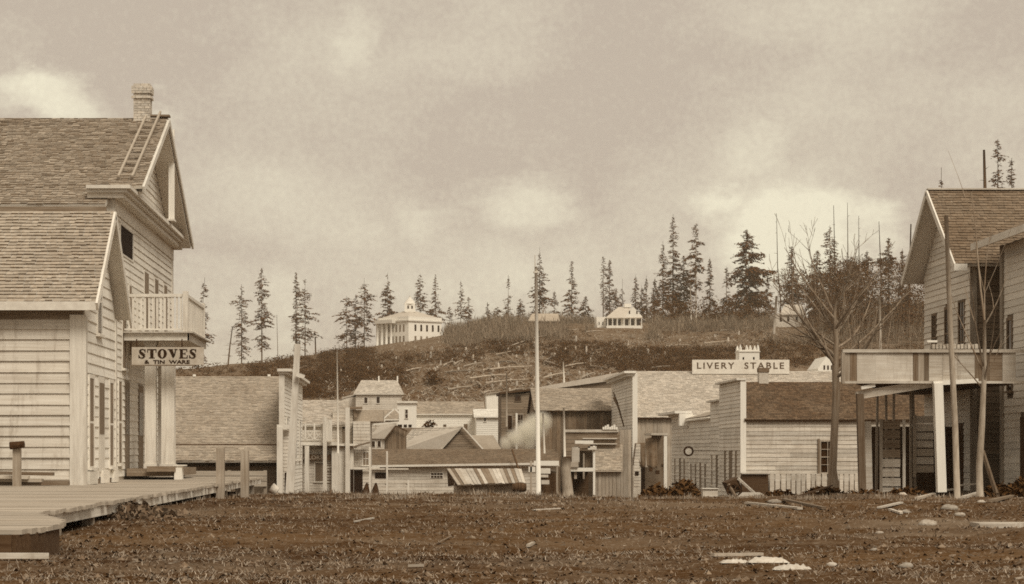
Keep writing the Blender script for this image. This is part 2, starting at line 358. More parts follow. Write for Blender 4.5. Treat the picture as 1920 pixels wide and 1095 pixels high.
def shingles(parent, p0, along, up, course, w, mat, lift=.026, name='shingles'):
    """overlapping shingles on one roof slope; p0 = lower corner, along = eave edge, up = slope edge"""
    p0 = Vector(p0); along = Vector(along); up = Vector(up); nrm = along.cross(up).normalized()
    if nrm.z < 0: nrm = -nrm
    la, lu = along.length, up.length; ea, eu = along / la, up / lu; mb = MB(); n = int(round(lu / course)); course = lu / n
    for i in range(n):
        s = -RNG.random() * w; b = i * course
        while s < la:
            ww = w * RNG.uniform(.6, 1.45); s0, s1 = max(s, 0), min(s + ww - .008, la); s += ww
            if s1 - s0 < .02: continue
            j = RNG.uniform(-.12, .06) * course; t = lift * RNG.uniform(.7, 1.6); top = min(b + course * 1.25, lu)
            q = lambda x, y, h: p0 + ea * x + eu * y + nrm * h
            mb.add([q(s0, b + j, t + .006), q(s1, b + j, t + .006), q(s1, top, .004), q(s0, top, .004), q(s0, b + j, -.003), q(s1, b + j, -.003)], [(0, 1, 2, 3), (4, 5, 1, 0)])
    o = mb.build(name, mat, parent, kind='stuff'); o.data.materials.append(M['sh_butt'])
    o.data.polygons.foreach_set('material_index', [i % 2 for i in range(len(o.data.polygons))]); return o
def body(parent, x0, x1, y0, y1, z0, ze, yr=None, zr=None, mat='white_x', name='wall', axis='x', inset=.0):
    """solid core of a building; the gable faces +-x (ridge along x) or +-y (axis 'y')"""
    mb = MB()
    if axis == 'x':
        poly = [(x0, y0, z0), (x0, y1, z0), (x0, y1, ze)] + ([(x0, yr, zr)] if yr is not None else []) + [(x0, y0, ze)]
        mb.prism(poly, (x1 - x0, 0, 0))
    else:
        poly = [(x0, y0, z0), (x1, y0, z0), (x1, y0, ze)] + ([(yr, y0, zr)] if yr is not None else []) + [(x0, y0, ze)]
        mb.prism(poly, (0, y1 - y0, 0))
    return fixn(mb.build(name, mat, parent))
def gable_roof(parent, x0, x1, ye, ye2, ze, yr, zr, th, mat, under='trim', course=.14, w=.17, ze2=None, only_near=False, name='roof', fasc='trim'):
    """ridge along x; near eave at ye, far eave at ye2"""
    ze2 = ze if ze2 is None else ze2; mb = MB()
    for y, z in ((ye, ze), (ye2, ze2)):
        d = Vector((0, yr - y, zr - z)); n = Vector((0, -(zr - z), yr - y)).normalized()
        if n.z < 0: n = -n
        poly = [Vector((x0, y, z)) - n * th, Vector((x0, y, z)), Vector((x0, yr, zr)), Vector((x0, yr, zr)) - n * th]
        mb.prism(poly, (x1 - x0, 0, 0))
    r = fixn(mb.build(name, under, parent))
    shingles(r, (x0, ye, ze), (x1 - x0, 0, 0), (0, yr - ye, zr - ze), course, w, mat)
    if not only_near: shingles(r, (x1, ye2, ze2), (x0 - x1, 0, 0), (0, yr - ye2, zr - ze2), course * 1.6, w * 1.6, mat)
    return r
def text_mesh(name, body_, u0, u1, z0, z1, y, mat, parent, bold=.0, depth=.01, spacing=1.0):
    cu = bpy.data.curves.new(name, 'FONT'); cu.body = body_; cu.size = 1; cu.extrude = .02; cu.offset = bold; cu.resolution_u = 3; cu.space_character = spacing
    t = bpy.data.objects.new(name, cu); COL.objects.link(t); bpy.context.view_layer.update()
    me = bpy.data.meshes.new_from_object(t.evaluated_get(bpy.context.evaluated_depsgraph_get())); bpy.data.objects.remove(t)
    xs = [v.co.x for v in me.vertices]; ys = [v.co.y for v in me.vertices]; zs = [v.co.z for v in me.vertices]
    mb = MB(); o0 = WL[parent.name]
    for v in me.vertices:
        x = lerp(u0, u1, (v.co.x - min(xs)) / (max(xs) - min(xs))); z = lerp(z0, z1, (v.co.y - min(ys)) / (max(ys) - min(ys)))
        yy = y - depth * (v.co.z - min(zs)) / max(max(zs) - min(zs), 1e-6)
        mb.v.append((x, yy, z))
    mb.f = [tuple(p.vertices) for p in me.polygons]
    return mb.build(name, mat, parent)

# ------------------------------------------------------------------ terrain
MID = [(0, -.95), (40, -.99), (55, -1.19), (80, -1.84), (110, -2.5), (150, -3.6), (200, -4.9), (232, -4.2), (300, 8.0)]
SKY = [(-3000, 735), (-200, 720), (300, 702), (400, 692), (500, 680), (600, 664), (660, 656), (705, 650), (770, 640), (830, 628), (900, 613), (1000, 603), (1120, 608),
       (1200, 606), (1300, 604), (1460, 600), (1600, 588), (1720, 575), (1900, 560), (5000, 560)]
def fbm(x, y, s, o=4, seed=0.0):
    v = 0; a = 1; t = 0
    for i in range(o):
        v += a * mnoise.noise(Vector((x * s, y * s, seed + i * 7.3))); t += a; a *= .55; s *= 2.1
    return v / t
def ground0(x, y):
    if y <= 300: z = interp(MID, y)
    else:
        H = vz(interp(SKY, U0 + F * x / 700.0), 700.0)
        t = min((y - 300) / 400.0, 1.0); t = t * (1.12 - .12 * t); z = 8.0 + (H - 8.0) * t
    if y > 255: z += fbm(x, y, .03, 3, 3.1) * min((y - 255) * .03, 2.2) * (1 if y < 640 else max(.25, 1 - (y - 640) / 80))
    return z
def ground(x, y):
    z = ground0(x, y)
    if y < 140:
        k = 1.0 if y < 50 else max(0.0, 1 - (y - 50) / 90)
        z += k * (.19 * fbm(x, y, .28, 3, 1.0) + .075 * fbm(x, y, 1.5, 5, 5.0))
        # the rut and bank before the buildings to the right
        d = max(0, 1 - abs((x - 13.0) / 5.0)); z += .12 * d * math.exp(-((y - 52) / 6.0) ** 2) - .10 * math.exp(-((x - 2) / 7) ** 2 - ((y - 22) / 6) ** 2)
        z -= .13 * min(1, max(0, (x - 2.5) / 5)) * min(1, max(0, (y - 35) / 18))
    return z
def grid_lines(segs):
    out = []
    for a, b, s0, s1 in segs:
        x = a
        while x < b - 1e-6:
            out.append(x); t = (x - a) / (b - a); x += s0 + (s1 - s0) * t
    out.append(segs[-1][1]); return out
GX = grid_lines([(-2600, -300, 400, 120), (-300, -60, 12, 8), (-60, -9, 8, .5), (-9, 17, .14, .14), (17, 60, .5, 5), (60, 320, 5, 8), (320, 2600, 100, 400)])
GY = grid_lines([(-40, 9, 8, 1.5), (9, 34, .09, .16), (34, 60, .16, .35), (60, 130, .5, 3), (130, 300, 4, 3), (300, 760, 3, 5), (760, 1000, 10, 40), (1000, 6000, 80, 600)])
mb = MB(); nx = len(GX)
for y in GY:
    for x in GX: mb.v.append((x, y, ground(x, y)))
mb.f = [(j * nx + i, j * nx + i + 1, (j + 1) * nx + i + 1, (j + 1) * nx + i) for j in range(len(GY) - 1) for i in range(nx - 1)]
g = mb.build('ground', 'ground', smooth=True); tag(g, 'muddy churned street running on to the logged hillside', 'ground', kind='structure')
def hill(u, v, y0=240.0):
    """the point of the terrain that shows at photograph position (u, v)"""
    y = y0
    while y < 1400:
        p = P(u, v, y)
        if ground0(p.x, y) >= p.z: return Vector((p.x, y, ground0(p.x, y)))
        y += 2.0
    p = P(u, v, 720); return Vector((p.x, 720, ground0(p.x, 720)))

# ------------------------------------------------------------------ boardwalk along the left side
Zw = -.70
bwk = bpy.data.objects.new('boardwalk', None); COL.objects.link(bwk); bwk.location = (-5.6, 38, -.9); WL[bwk.name] = Vector((-5.6, 38, -.9))
tag(bwk, 'raised plank boardwalk in front of the white houses', 'boardwalk', kind='structure')
mb = MB(); y = 17.6
while y < 57.5:
    w = RNG.uniform(.24, .30); x1 = -4.4 + RNG.uniform(-.05, .05) * (y > 23)
    if y < 22.7: x1 += .92 * math.cos(min(1, abs(y - 18.6) / 4.1) * math.pi / 2) ** 1.3
    mb.box(-9.8, x1, y + .012, y + w - .006, Zw - .05 + RNG.uniform(-.006, .006), Zw + RNG.uniform(-.008, .008)); y += w
mb.build('deck_planks', 'deck', bwk, kind='stuff')
mb = MB(); mb.beam((-4.52, 22.2, Zw - .13), (-4.52, 57.3, Zw - .13), .12, .14); mb.build('edge_beam', 'brown_y', bwk)
mb = MB(); mb.beam((-7.0, 18.2, Zw - .13), (-7.0, 57.3, Zw - .13), .14, .14); mb.build('joist', 'dark_wood', bwk)
for y in (24.6, 27.2, 29.8, 32.6, 36, 39.5, 43, 47, 51, 55):
    MB().box(-4.66, -4.5, y, y + .15, ground(-4.6, y) - .1, Zw - .2).build('prop', 'grey_z', bwk)
# the closed dark end of the walk near the camera, with a batten lying before it
mb = MB(); pts = []
for k in range(13):
    t = k / 12; yy = 17.5 + 5.0 * t; pts.append((-4.45 + .92 * math.cos(min(1, abs(yy - 18.6) / 4.1) * math.pi / 2) ** 1.3, yy))
pts = [(-9.8, 17.56)] + pts
for (x0, y0), (x1, y1) in zip(pts, pts[1:]):
    mb.beam((x0, y0, -.93), (x1, y1, -.93), .06, .37)
mb.build('end_boards', 'dark_wood', bwk)
t = MB().beam((-5.6, 16.9, -.90), (-3.25, 17.25, -.92), .05, .05).build('batten', 'grey_x'); tag(t, 'pale batten lying on the mud under the near end of the boardwalk', 'batten')

# ------------------------------------------------------------------ house A: clapboard house at the left edge
YA0, YA1, XA = 42.3, 46.6, -7.2; ZE, ZR, YR = 3.25, 5.60, 44.45
A = thing('clapboard_house', (XA - 3, YA0, Zw), 'white clapboard house with shingled gable roof at the left edge', 'house')
wl = body(A, -16, XA, YA0, YA1, -1.0, ZE, YR, ZR - .12, 'white_x')
clap(wl, 'S', YA0, -12, XA - .28, Zw + .12, ZE - .28, .236, 'white_x', th=.055)
def gabA(z): 
    if z < ZE: return (YA0 + .03, YA1)
    k = (z - ZE) / (ZR - ZE); return (lerp(YA0, YR, k), lerp(YA1, YR, k))
opA = [(42.72, 43.45, -.35, 1.78), (44.1, 45.0, -.55, 1.78), (45.62, 46.3, -.35, 1.78), (43.85, 44.55, 2.7, 4.35)]
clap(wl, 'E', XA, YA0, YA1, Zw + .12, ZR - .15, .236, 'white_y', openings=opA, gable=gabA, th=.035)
for k, (a0, a1, c0, c1) in enumerate(opA):
    if k == 1:
        d = MB(); wbox(d, 'E', XA, a0, a1, 0, .035, c0, c1); d = d.build('door', 'white_z', A)
        piece('board', 'door_panel', 'shutter', d, 'E', XA, a0 + .12, a1 - .12, c0 + 1.0, c1 - .15, .01, .036)
        piece('board', 'door_panel', 'white_z', d, 'E', XA, a0 + .12, a1 - .12, c0 + .12, c0 + .85, .012, .036)
    else: window(A, 'E', XA, a0 + .09, a1 - .09, c0 + .06, c1 - .1, 2, 4, pane='glass' if k == 3 else 'shutter', proud=.055, po=.038)
mb = MB(); wbox(mb, 'S', YA0, XA - .30, XA + .045, 0, .06, -.98, ZE - .2); wbox(mb, 'E', XA, YA0 - .055, YA0 + .16, 0, .055, -.98, ZE - .22); mb.build('corner_board', 'white_z', A)
MB().box(XA + .002, XA + .05, YA1 - .02, YA1 + .12, -.98, ZE).build('corner_board', 'white_z', A)
mb = MB(); mb.box(-14, XA, YA0 - .035, YA0 - .002, ZE - .30, ZE - .06); mb.build('frieze', 'brown_x', A)
rf = gable_roof(A, -16, -6.86, 41.86, 46.98, 3.30, YR, ZR, .07, 'sh_mid', under='brown_y', course=.125, w=.16)
MB().box(-16, -6.86, 41.82, 41.858, 3.12, 3.31).build('fascia', 'trim', rf)
for y, s in ((41.86, 1), (46.98, -1)):
    mb = MB(); mb.beam((-6.84, y, 3.20), (-6.84, YR, ZR - .09), .05, .20, up=(0, -s * (ZR - 3.3), abs(YR - y))); mb.build('bargeboard', 'trim' if s < 0 else 'grey_y', rf)
mb = MB(); mb.box(-12, XA + .02, YA0 - .05, YA1, -1.02, Zw + .13); mb.build('plinth', 'brown_x', A)
for k, y in enumerate((42.5, 44.4, 46.0)): MB().box(XA + .03, XA + .10, y, y + 1.1 - k * .2, Zw + .01, Zw + .30).build('skirting_board', 'brown_y', A)
# lumber piled on the walk before the house
for k, (y, z, x0, x1, m, lb) in enumerate([(41.2, .05, -9.4, -7.35, 'brown_x', 'dark plank at the bottom of the lumber pile by the corner board'), (41.1, .13, -9.6, -7.9, 'deck', 'pale plank on the lumber pile below the white clapboards'),
        (40.9, .21, -9.5, -8.15, 'grey_x', 'weathered middle plank of the lumber pile'), (41.3, .29, -9.6, -7.7, 'brown_x', 'dark plank on top of the lumber pile')]):
    t = MB().beam((x0, y, Zw + z), (x1, y + .1, Zw + z - .012 * k), .34, .07, ).build('plank', m); tag(t, lb, 'plank', 'lumber piled against the white house')
t = thing('hitching_post', (-8.35, 40.6, Zw), 'short post with a dark round knob before the white clapboards', 'post')
MB().box(-8.40, -8.24, 40.5, 40.66, Zw, .12).build('shaft', 'grey_z', t)
MB().tube([(-8.44, 40.45, .16), (-8.14, 40.45, .19)], [.085, .075], 10).build('knob', 'iron', t)

# ------------------------------------------------------------------ house B: two-storey store with pediment and balcony
XB, YB0, YB1 = -7.6, 49.1, 61.1; YBR, ZBR, ZBC = 55.1, 9.62, 6.05
B = thing('store_building', (XB - 4, YB0, Zw), 'tall white store with a pediment, balcony and ladder on its roof', 'store')
wl = body(B, -17, XB, YB0, YB1, -1.0, 6.45, YBR, ZBR - .25, 'white_x')
clap(wl, 'S', YB0, -17, XB - .25, 4.4, 6.3, .19, 'white_x', joints=False)
def gabB(z):
    if z < 6.5: return (YB0 + .25, YB1 - .2)
    k = (z - 6.45) / (ZBR - .25 - 6.45); return (lerp(YB0, YBR, k), lerp(YB1, YBR, k))
opB = [(50.1, 52.4, 5.25, 5.98), (50.35, 51.05, 2.2, 4.6), (51.55, 52.1, 2.6, 4.6), (54.5, 55.5, 2.55, 5.25), (56.7, 57.6, 2.55, 5.25), (58.8, 59.7, 2.55, 5.25),
       (48.9 + .8, 50.3, -.3, 1.95), (50.9, 51.75, -.6, 1.9), (53.4, 54.4, -.6, 1.9), (56.0, 57.2, -.5, 1.9)]
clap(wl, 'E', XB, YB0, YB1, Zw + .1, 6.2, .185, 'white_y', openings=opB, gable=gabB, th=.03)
clap(wl, 'E', XB, YB0, YB1, 6.84, ZBR - .3, .185, 'white_y', gable=gabB, th=.03)
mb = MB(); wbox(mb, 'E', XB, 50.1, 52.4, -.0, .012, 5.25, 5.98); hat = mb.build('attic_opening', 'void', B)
mb = MB()
for y0, y1, z0, z1 in ((50.02, 50.1, 5.2, 6.04), (52.4, 52.48, 5.2, 6.04), (50.1, 52.4, 5.98, 6.04), (50.1, 52.4, 5.2, 5.25)): wbox(mb, 'E', XB, y0, y1, 0, .04, z0, z1)
mb.build('opening_frame', 'trim', hat)
for k, (a0, a1, c0, c1) in enumerate(opB[1:6]): window(B, 'E', XB, a0 + .07, a1 - .07, c0 + .05, c1 - .08, 1, 2, pane='shutter', fw=.05, proud=.045, po=.036)
for k, (a0, a1, c0, c1) in enumerate(opB[6:]):
    if k in (1, 2):
        d = MB(); wbox(d, 'E', XB, a0, a1, 0, .03, c0, c1); d = d.build('door', 'shutter', B); piece('board', 'door_glass', 'glass', d, 'E', XB, a0 + .14, a1 - .14, c0 + 1.1, c1 - .2, .008, .031)
    else: window(B, 'E', XB, a0 + .07, a1 - .07, c0 + .05, c1 - .08, 2, 4, pane='shutter', fw=.07, proud=.05, po=.034)
mb = MB(); wbox(mb, 'S', YB0, XB - .26, XB + .05, 0, .05, -.98, 6.49); wbox(mb, 'E', XB, YB0 - .045, YB0 + .3, 0, .052, -.98, 6.48); mb.build('corner_board', 'white_z', B)
mb = MB(); wbox(mb, 'E', XB, YB1 - .3, YB1 + .01, 0, .05, -.98, 6.48); mb.build('corner_board', 'white_z', B)
mb = MB(); wbox(mb, 'E', XB, YB0 - .02, YB1, .03, .06, 6.14, 6.498); mb.build('frieze', 'trim', B)
# roof, cornice and raking cornices
tq = .20; yq, zq = lerp(48.55, YBR, tq), lerp(6.30, ZBR, tq)
rf = gable_roof(B, -18, -6.96, yq, 61.1, zq, YBR, ZBR, .10, 'sh_mid', under='grey_y', course=.135, w=.17, only_near=True, ze2=6.66)
n_ = Vector((0, -(ZBR - 6.3), YBR - 48.55)).normalized() * .10
fixn(MB().prism([Vector((-18, 48.55, 6.3)) - n_, Vector((-18, 48.55, 6.3)), Vector((-18, yq, zq)), Vector((-18, yq, zq)) - n_], (18 + XB - .12, 0, 0)).build('eave_slab', 'grey_y', rf))
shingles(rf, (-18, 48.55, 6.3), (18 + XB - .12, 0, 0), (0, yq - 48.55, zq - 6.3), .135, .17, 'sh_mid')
shb = MB(); shb.box(-18, XB - .1, 48.56, 48.62, 6.02, 6.24); shb.build('fascia', 'brown_x', rf)
mb = MB()
for o1, z0, z1 in ((.30, 6.50, 6.62), (.40, 6.622, 6.71), (.50, 6.712, 6.80)):
    wbox(mb, 'E', XB, YB0 - o1, YB1 + o1, .002, o1, z0, z1)
    mb.box(XB - .62, XB + .001, YB0 - o1, YB0 + .75, z0, z1)
mb.build('cornice', 'trim', B)
mb = MB(); wbox(mb, 'E', XB, YB0 - .48, YB1 + .48, .0, .47, 6.802, 6.84); mb.build('cornice_cap', 'sh_mid', B)
for y, s in ((48.55, 1), (61.1, -1)):
    ys, zs_ = (y, 6.66) if s < 0 else (lerp(48.55, YBR, .19), lerp(6.3, ZBR, .19))
    rk = MB(); rk.beam((-6.93, ys, zs_ - .09), (-6.93, YBR, ZBR - .11), .06, .17, up=(0, -s * (ZBR - 6.3), abs(YBR - y))); r1 = rk.build('raking_cornice', 'trim' if s < 0 else 'grey_y', B)
    rk = MB(); rk.beam((-7.27, ys + s * .25, zs_ - .14), (-7.27, YBR, ZBR - .26), .60, .06, up=(0, -s * (ZBR - 6.3), abs(YBR - y))); rk.build('soffit', 'grey_y', r1)
mb = MB(); mb.box(-7.14, -6.97, 56.62, 56.72, 6.86, 9.55); mb.build('gable_board', 'cream', B)
mb = MB(); mb.box(-7.3, -6.95, 56.45, 56.9, 6.842, 6.90); mb.build('gable_board_foot', 'trim', B)
mb = MB(); mb.box(-7.55, -6.9, 54.9, 55.2, ZBR + .02, ZBR + .07); mb.build('ridge_cap', 'brown_x', rf)
# chimney
ch = thing('chimney_stack', (-7.75, 55, ZBR), 'pale brick chimney with a corbelled cap beside the roof ladder', 'chimney')
cx0, cx1 = ux(252, 55), ux(283, 55); zt = vz(158, 55)
core = MB().box(cx0 + .02, cx1 - .02, 54.82, 55.28, ZBR - .45, zt - .02).build('core', 'brick_dark', ch)
bh = .072; z = ZBR - .35; row = 0
while z < zt - .05:
    o = .05 if (zt - z < .30 and zt - z > .12) or (.42 < zt - z < .5) else 0
    off_ = 0 if row % 2 else -.11
    x = cx0 - o + off_
    while x < cx1 + o:
        a_, b_ = max(x, cx0 - o), min(x + .21, cx1 + o)
        if b_ - a_ > .03: piece('board', 'brick', 'brick', core, 'S', 54.82, a_, b_, z, z + bh - .008, .02 + o)
        x += .22
    for yy in (54.8, 55.03): piece('board', 'brick', 'brick', core, 'E', cx1 - .02, yy - (0 if row % 2 else 0), yy + .22, z, z + bh - .008, .02 + o)
    z += bh; row += 1
# ladder lying on the roof slope
lad = thing('roof_ladder', (-7.6, 51, 8), 'wooden ladder lying on the shingle roof up to the ridge', 'ladder')
def onroof(x, t, h=.05):
    d = Vector((0, YBR - 48.55, ZBR - 6.3)); n = Vector((0, -d.z, d.y)).normalized(); p = Vector((x, 48.55, 6.3)) + d * t + n * h; return p
for dx in (0, .36):
    MB().beam(onroof(-7.62 + dx, .24, .14), onroof(-7.55 + dx, 1.02, .14), .055, .06).build('rail', 'deck', lad)
for k in range(10): t_ = .26 + k * .075; MB().beam(onroof(-7.64 + .09 * t_, t_, .14), onroof(-7.28 + .09 * t_, t_, .14), .055, .035).build('rung', 'deck', lad)
# balcony over the walk
Zb = vz(637, 50.6); xb1, yb0, yb1 = -5.88, 50.6, 54.8
bal = MB().box(XB + .05, xb1, yb0, yb1, Zb + .02, Zb + .16).build('balcony_deck', 'grey_x', B)
mb = MB(); mb.box(XB + .05, xb1 + .04, yb0 - .04, yb0 - .002, Zb - .02, Zb + .17); mb.box(xb1 + .002, xb1 + .04, yb0 - .04, yb1 + .02, Zb - .02, Zb + .17); mb.build('balcony_fascia', 'trim', bal)
mb = MB(); mb.box(XB + .05, xb1 + .16, yb0 - .14, yb1 + .1, Zb + .172, Zb + .21); mb.build('balcony_moulding', 'grey_x', bal)
zr0, zr1 = Zb + .30, vz(553, 50.6)
mb = MB(); mb.box(XB + .05, xb1, yb0 + .02, yb0 + .10, zr1 - .05, zr1 + .03); mb.box(xb1 - .08, xb1, yb0 + .02, yb1, zr1 - .05, zr1 + .03)
mb.box(XB + .05, xb1, yb0 + .03, yb0 + .09, zr0 - .05, zr0); mb.box(xb1 - .07, xb1 - .01, yb0 + .02, yb1, zr0 - .05, zr0); mb.build('handrail', 'trim', bal)
x = XB + .15
while x < xb1 - .1: piece('board', 'baluster', 'white_z', bal, 'S', yb0 + .075, x, x + .05, zr0, zr1 - .05, .03); x += .105
y = yb0 + .2
while y < yb1: piece('board', 'baluster', 'white_z', bal, 'E', xb1 - .06, y, y + .05, zr0, zr1 - .05, .03); y += .13
for x, y in ((xb1 - .13, yb0 + .0), (xb1 - .13, yb1 - .1)): MB().box(x, x + .14, y, y + .14, Zb + .2, zr1 + .10).build('newel_post', 'white_z', bal)
# columns under the balcony
for x, y, w in ((ux(272, 51), 50.95, .29), (ux(303, 51), 50.95, .34), (ux(296, 55), 55.0, .26)):
    c = MB().box(x, x + w, y, y + w, Zw + .40, Zb - .005).build('column', 'white_z', B)
    MB().box(x - .03, x + w + .03, y - .03, y + w + .03, Zw + .30, Zw + .42).build('column_base', 'trim', c); MB().box(x - .03, x + w + .03, y - .03, y + w + .03, Zb - .10, Zb + .012).build('column_cap', 'trim', c)
MB().box(XB + .1, ux(330, 51), 50.7, 55.8, Zw + .10, Zw + .30).build('porch_step', 'brown_x', B)
mb = MB(); mb.box(ux(276, 50.5), ux(330, 50.5), 50.4, 50.66, Zw + .22, Zw + .36); mb.build('bench_plank', 'brown_x', B)
t = thing('white_crate', (ux(337, 51), 50.6, Zw), 'small white box standing beside the porch step of the store', 'box')
MB().box(ux(328, 50.6), ux(342, 50.6), 50.45, 50.8, Zw + .01, Zw + .36).build('side_boards', 'cream', t); MB().box(ux(327, 50.6), ux(349, 50.6), 50.42, 50.83, Zw + .362, Zw + .40).build('lid', 'trim', t)
# hanging shop sign
sg = thing('shop_sign', (ux(315, 50.4), 50.4, vz(684, 50.4)), 'white hanging sign reading STOVES & TIN WARE below the balcony', 'sign')
MB().box(ux(247, 50.4), ux(382, 50.4), 50.40, 50.45, vz(684, 50.4), vz(651, 50.4)).build('board', 'sign_shaded', sg)
mb = MB(); mb.box(ux(246, 50.4), ux(366, 50.4), 50.385, 50.46, vz(686, 50.4), vz(684.1, 50.4)); mb.build('bottom_rail', 'brown_x', sg)
for u in (255, 340): MB().box(ux(u, 50.4), ux(u + 2, 50.4), 50.41, 50.44, vz(651, 50.4), Zb + .01).build('hanger', 'iron', sg)
def fat(ch, x0, x1, z0, z1, y, mat, parent):
    """one fat-face slab letter"""
    mb = MB(); w = x1 - x0; h = z1 - z0; st = .34 * w; th = .11 * h
    X = lambda t: x0 + w * t; Z = lambda t: z0 + h * t
    bx = lambda a, b, c, d: mb.box(X(a), X(b), y - .006, y, Z(c), Z(d))
    def par(pts): mb.prism([(X(a), y, Z(b)) for a, b in pts], (0, -.006, 0))
    if ch == 'T': bx(.33, .67, .0, 1); bx(0, .33, .89, 1); bx(.67, 1, .89, 1); bx(0, .09, .62, .89); bx(.91, 1, .62, .89); bx(.18, .33, 0, .09); bx(.67, .82, 0, .09)
    if ch == 'E': bx(.1, .44, 0, 1); bx(0, .1, 0, .09); bx(0, .1, .91, 1); bx(.44, 1, 0, .1); bx(.44, .95, .9, 1); bx(.9, 1, .1, .34); bx(.86, .95, .68, .9); bx(.44, .66, .46, .56); bx(.66, .74, .36, .66)
    if ch == 'V': par([(.06, 1), (.42, 1), (.68, .25), (.5, 0)]); par([(.5, 0), (.68, .25), (.84, 1), (.74, 1), (.58, .36)]); bx(-.03, .06, .9, 1); bx(.42, .5, .9, 1); bx(.64, .74, .9, 1); bx(.84, .95, .9, 1)
    if ch == 'O':
        n = 20; o_ = [(X(.5 + .5 * math.cos(2 * math.pi * k / n)), Z(.5 + .52 * math.sin(2 * math.pi * k / n))) for k in range(n)]; i_ = [(X(.5 + .17 * math.cos(2 * math.pi * k / n)), Z(.5 + .42 * math.sin(2 * math.pi * k / n))) for k in range(n)]
        for k in range(n):
            a, b, c, d = o_[k], o_[(k + 1) % n], i_[(k + 1) % n], i_[k]; mb.prism([(q[0], y, q[1]) for q in (a, b, c, d)], (0, -.006, 0))
    if ch == 'S':
        sp = [(.86, .80, .05), (.72, .94, .06), (.50, .97, .07), (.28, .88, .11), (.22, .72, .15), (.38, .58, .17), (.62, .44, .18), (.78, .28, .15), (.70, .10, .10), (.48, .03, .07), (.26, .07, .06), (.12, .22, .05)]
        for (a, b, r), (c, d, r2) in zip(sp, sp[1:]): mb.beam((X(a), y - .003, Z(b)), (X(c), y - .003, Z(d)), 2 * r * w, .006, up=(0, 1, 0), w2=2 * r2 * w)
        bx(.82, .93, .64, .98); bx(.05, .16, .02, .36)
    return fixn(mb.build('letter', mat, parent))
uu = 259.0
for c, w in zip('STOVES', (15, 17.5, 17.5, 19, 16, 15)):
    fat(c, ux(uu, 50.4), ux(uu + w, 50.4), vz(672, 50.4), vz(654.5, 50.4), 50.398, 'ink', sg); uu += w + 2.0
text_mesh('small_lettering', '&  TIN  WARE', ux(271, 50.4), ux(356, 50.4), vz(682, 50.4), vz(675, 50.4), 50.398, 'ink', sg, bold=.025)
# blocks and posts at the far end of the walk
t = MB().box(ux(405, 44), ux(420, 44), 44, 44.2, -1.25, vz(840, 44)).build('hitching_post', 'grey_z'); tag(t, 'square grey post at the boardwalk edge, nearer the store of the two', 'post', 'square posts at the boardwalk edge')
t = MB().box(ux(451, 47), ux(466, 47), 47, 47.2, -1.3, vz(845, 47)).build('hitching_post', 'grey_z'); tag(t, 'square grey post at the boardwalk edge, farther from the store of the two', 'post', 'square posts at the boardwalk edge')
low = thing('low_wall', (-6.6, 59, -1.2), 'low pale board wall behind the two square posts', 'wall')
for k in range(3): MB().box(ux(346, 59), ux(500, 59), 59, 59.05, vz(912 - k * 10, 59), vz(903 - k * 10, 59)).build('plank', 'deck', low)
for u in (352, 426, 494): MB().box(ux(u, 59), ux(u + 6, 59), 59.06, 59.16, -1.35, vz(882, 59)).build('stake', 'grey_z', low)
t = MB().tube([P(508, 914, 56), P(520, 922, 56)], [.16, .13], 9).build('sack', 'rag', smooth=True); tag(t, 'small pale bundle lying at the end of the low board wall', 'bundle')

# ------------------------------------------------------------------ building C: big shingle roof behind the store
XC, YC0, YC1 = -7.4, 108.5, 127.0
C = thing('long_roofed_building', (XC - 6, YC0, -2.4), 'low building under a huge grey shingle roof with a white false front', 'building')
yr, zr = 117.6, vz(706, 117.6)
wl = body(C, -22, XC - .3, YC0 + 1.2, YC1, -2.6, -.75, yr, zr - .3, 'brown_x')
rf = gable_roof(C, -23, XC - .02, YC0, YC1, vz(864, YC0), yr, zr, .12, 'sh_mid', under='brown_y', course=.19, w=.24, only_near=True)
mb = MB(); d = Vector((0, yr - YC0, zr - vz(864, YC0))); p = Vector((0, YC0, vz(864, YC0))) + d * .175; n = Vector((0, -d.z, d.y)).normalized()
mb.beam((-23, p.y + n.y * .05, p.z + n.z * .05), (XC - .03, p.y + n.y * .05, p.z + n.z * .05), .05, .07); mb.build('roof_batten', 'dark_wood', rf)
for u in (362, 502): MB().box(ux(u, yr), ux(u + 5, yr), yr - .1, yr + .1, zr, zr + .13).build('ridge_block', 'cream', rf)
zt = vz(697, YC0); ff = MB().box(XC, XC + .22, YC0 - .1, YC1 + .4, -2.7, zt).build('false_front', 'white_y', C)
clap(ff, 'E', XC + .222, YC0 + .2, YC1, -2.5, zt - .2, .22, 'white_y', joints=False)
MB().box(XC - .03, XC + .28, YC0 - .16, YC0 - .102, -2.7, zt).build('edge_board', 'white_z', ff)
mb = MB(); mb.box(XC - .12, XC + .70, YC0 - .4, YC1 + .7, zt + .002, zt + .16); mb.box(XC - .06, XC + .5, YC0 - .25, YC1 + .55, zt - .14, zt - .001); mb.build('cornice', 'trim', ff)
for k in range(4): window(C, 'E', XC + .245, 110.5 + k * 4.2, 111.7 + k * 4.2, -.4, 2.0, 1, 2, pane='glass')
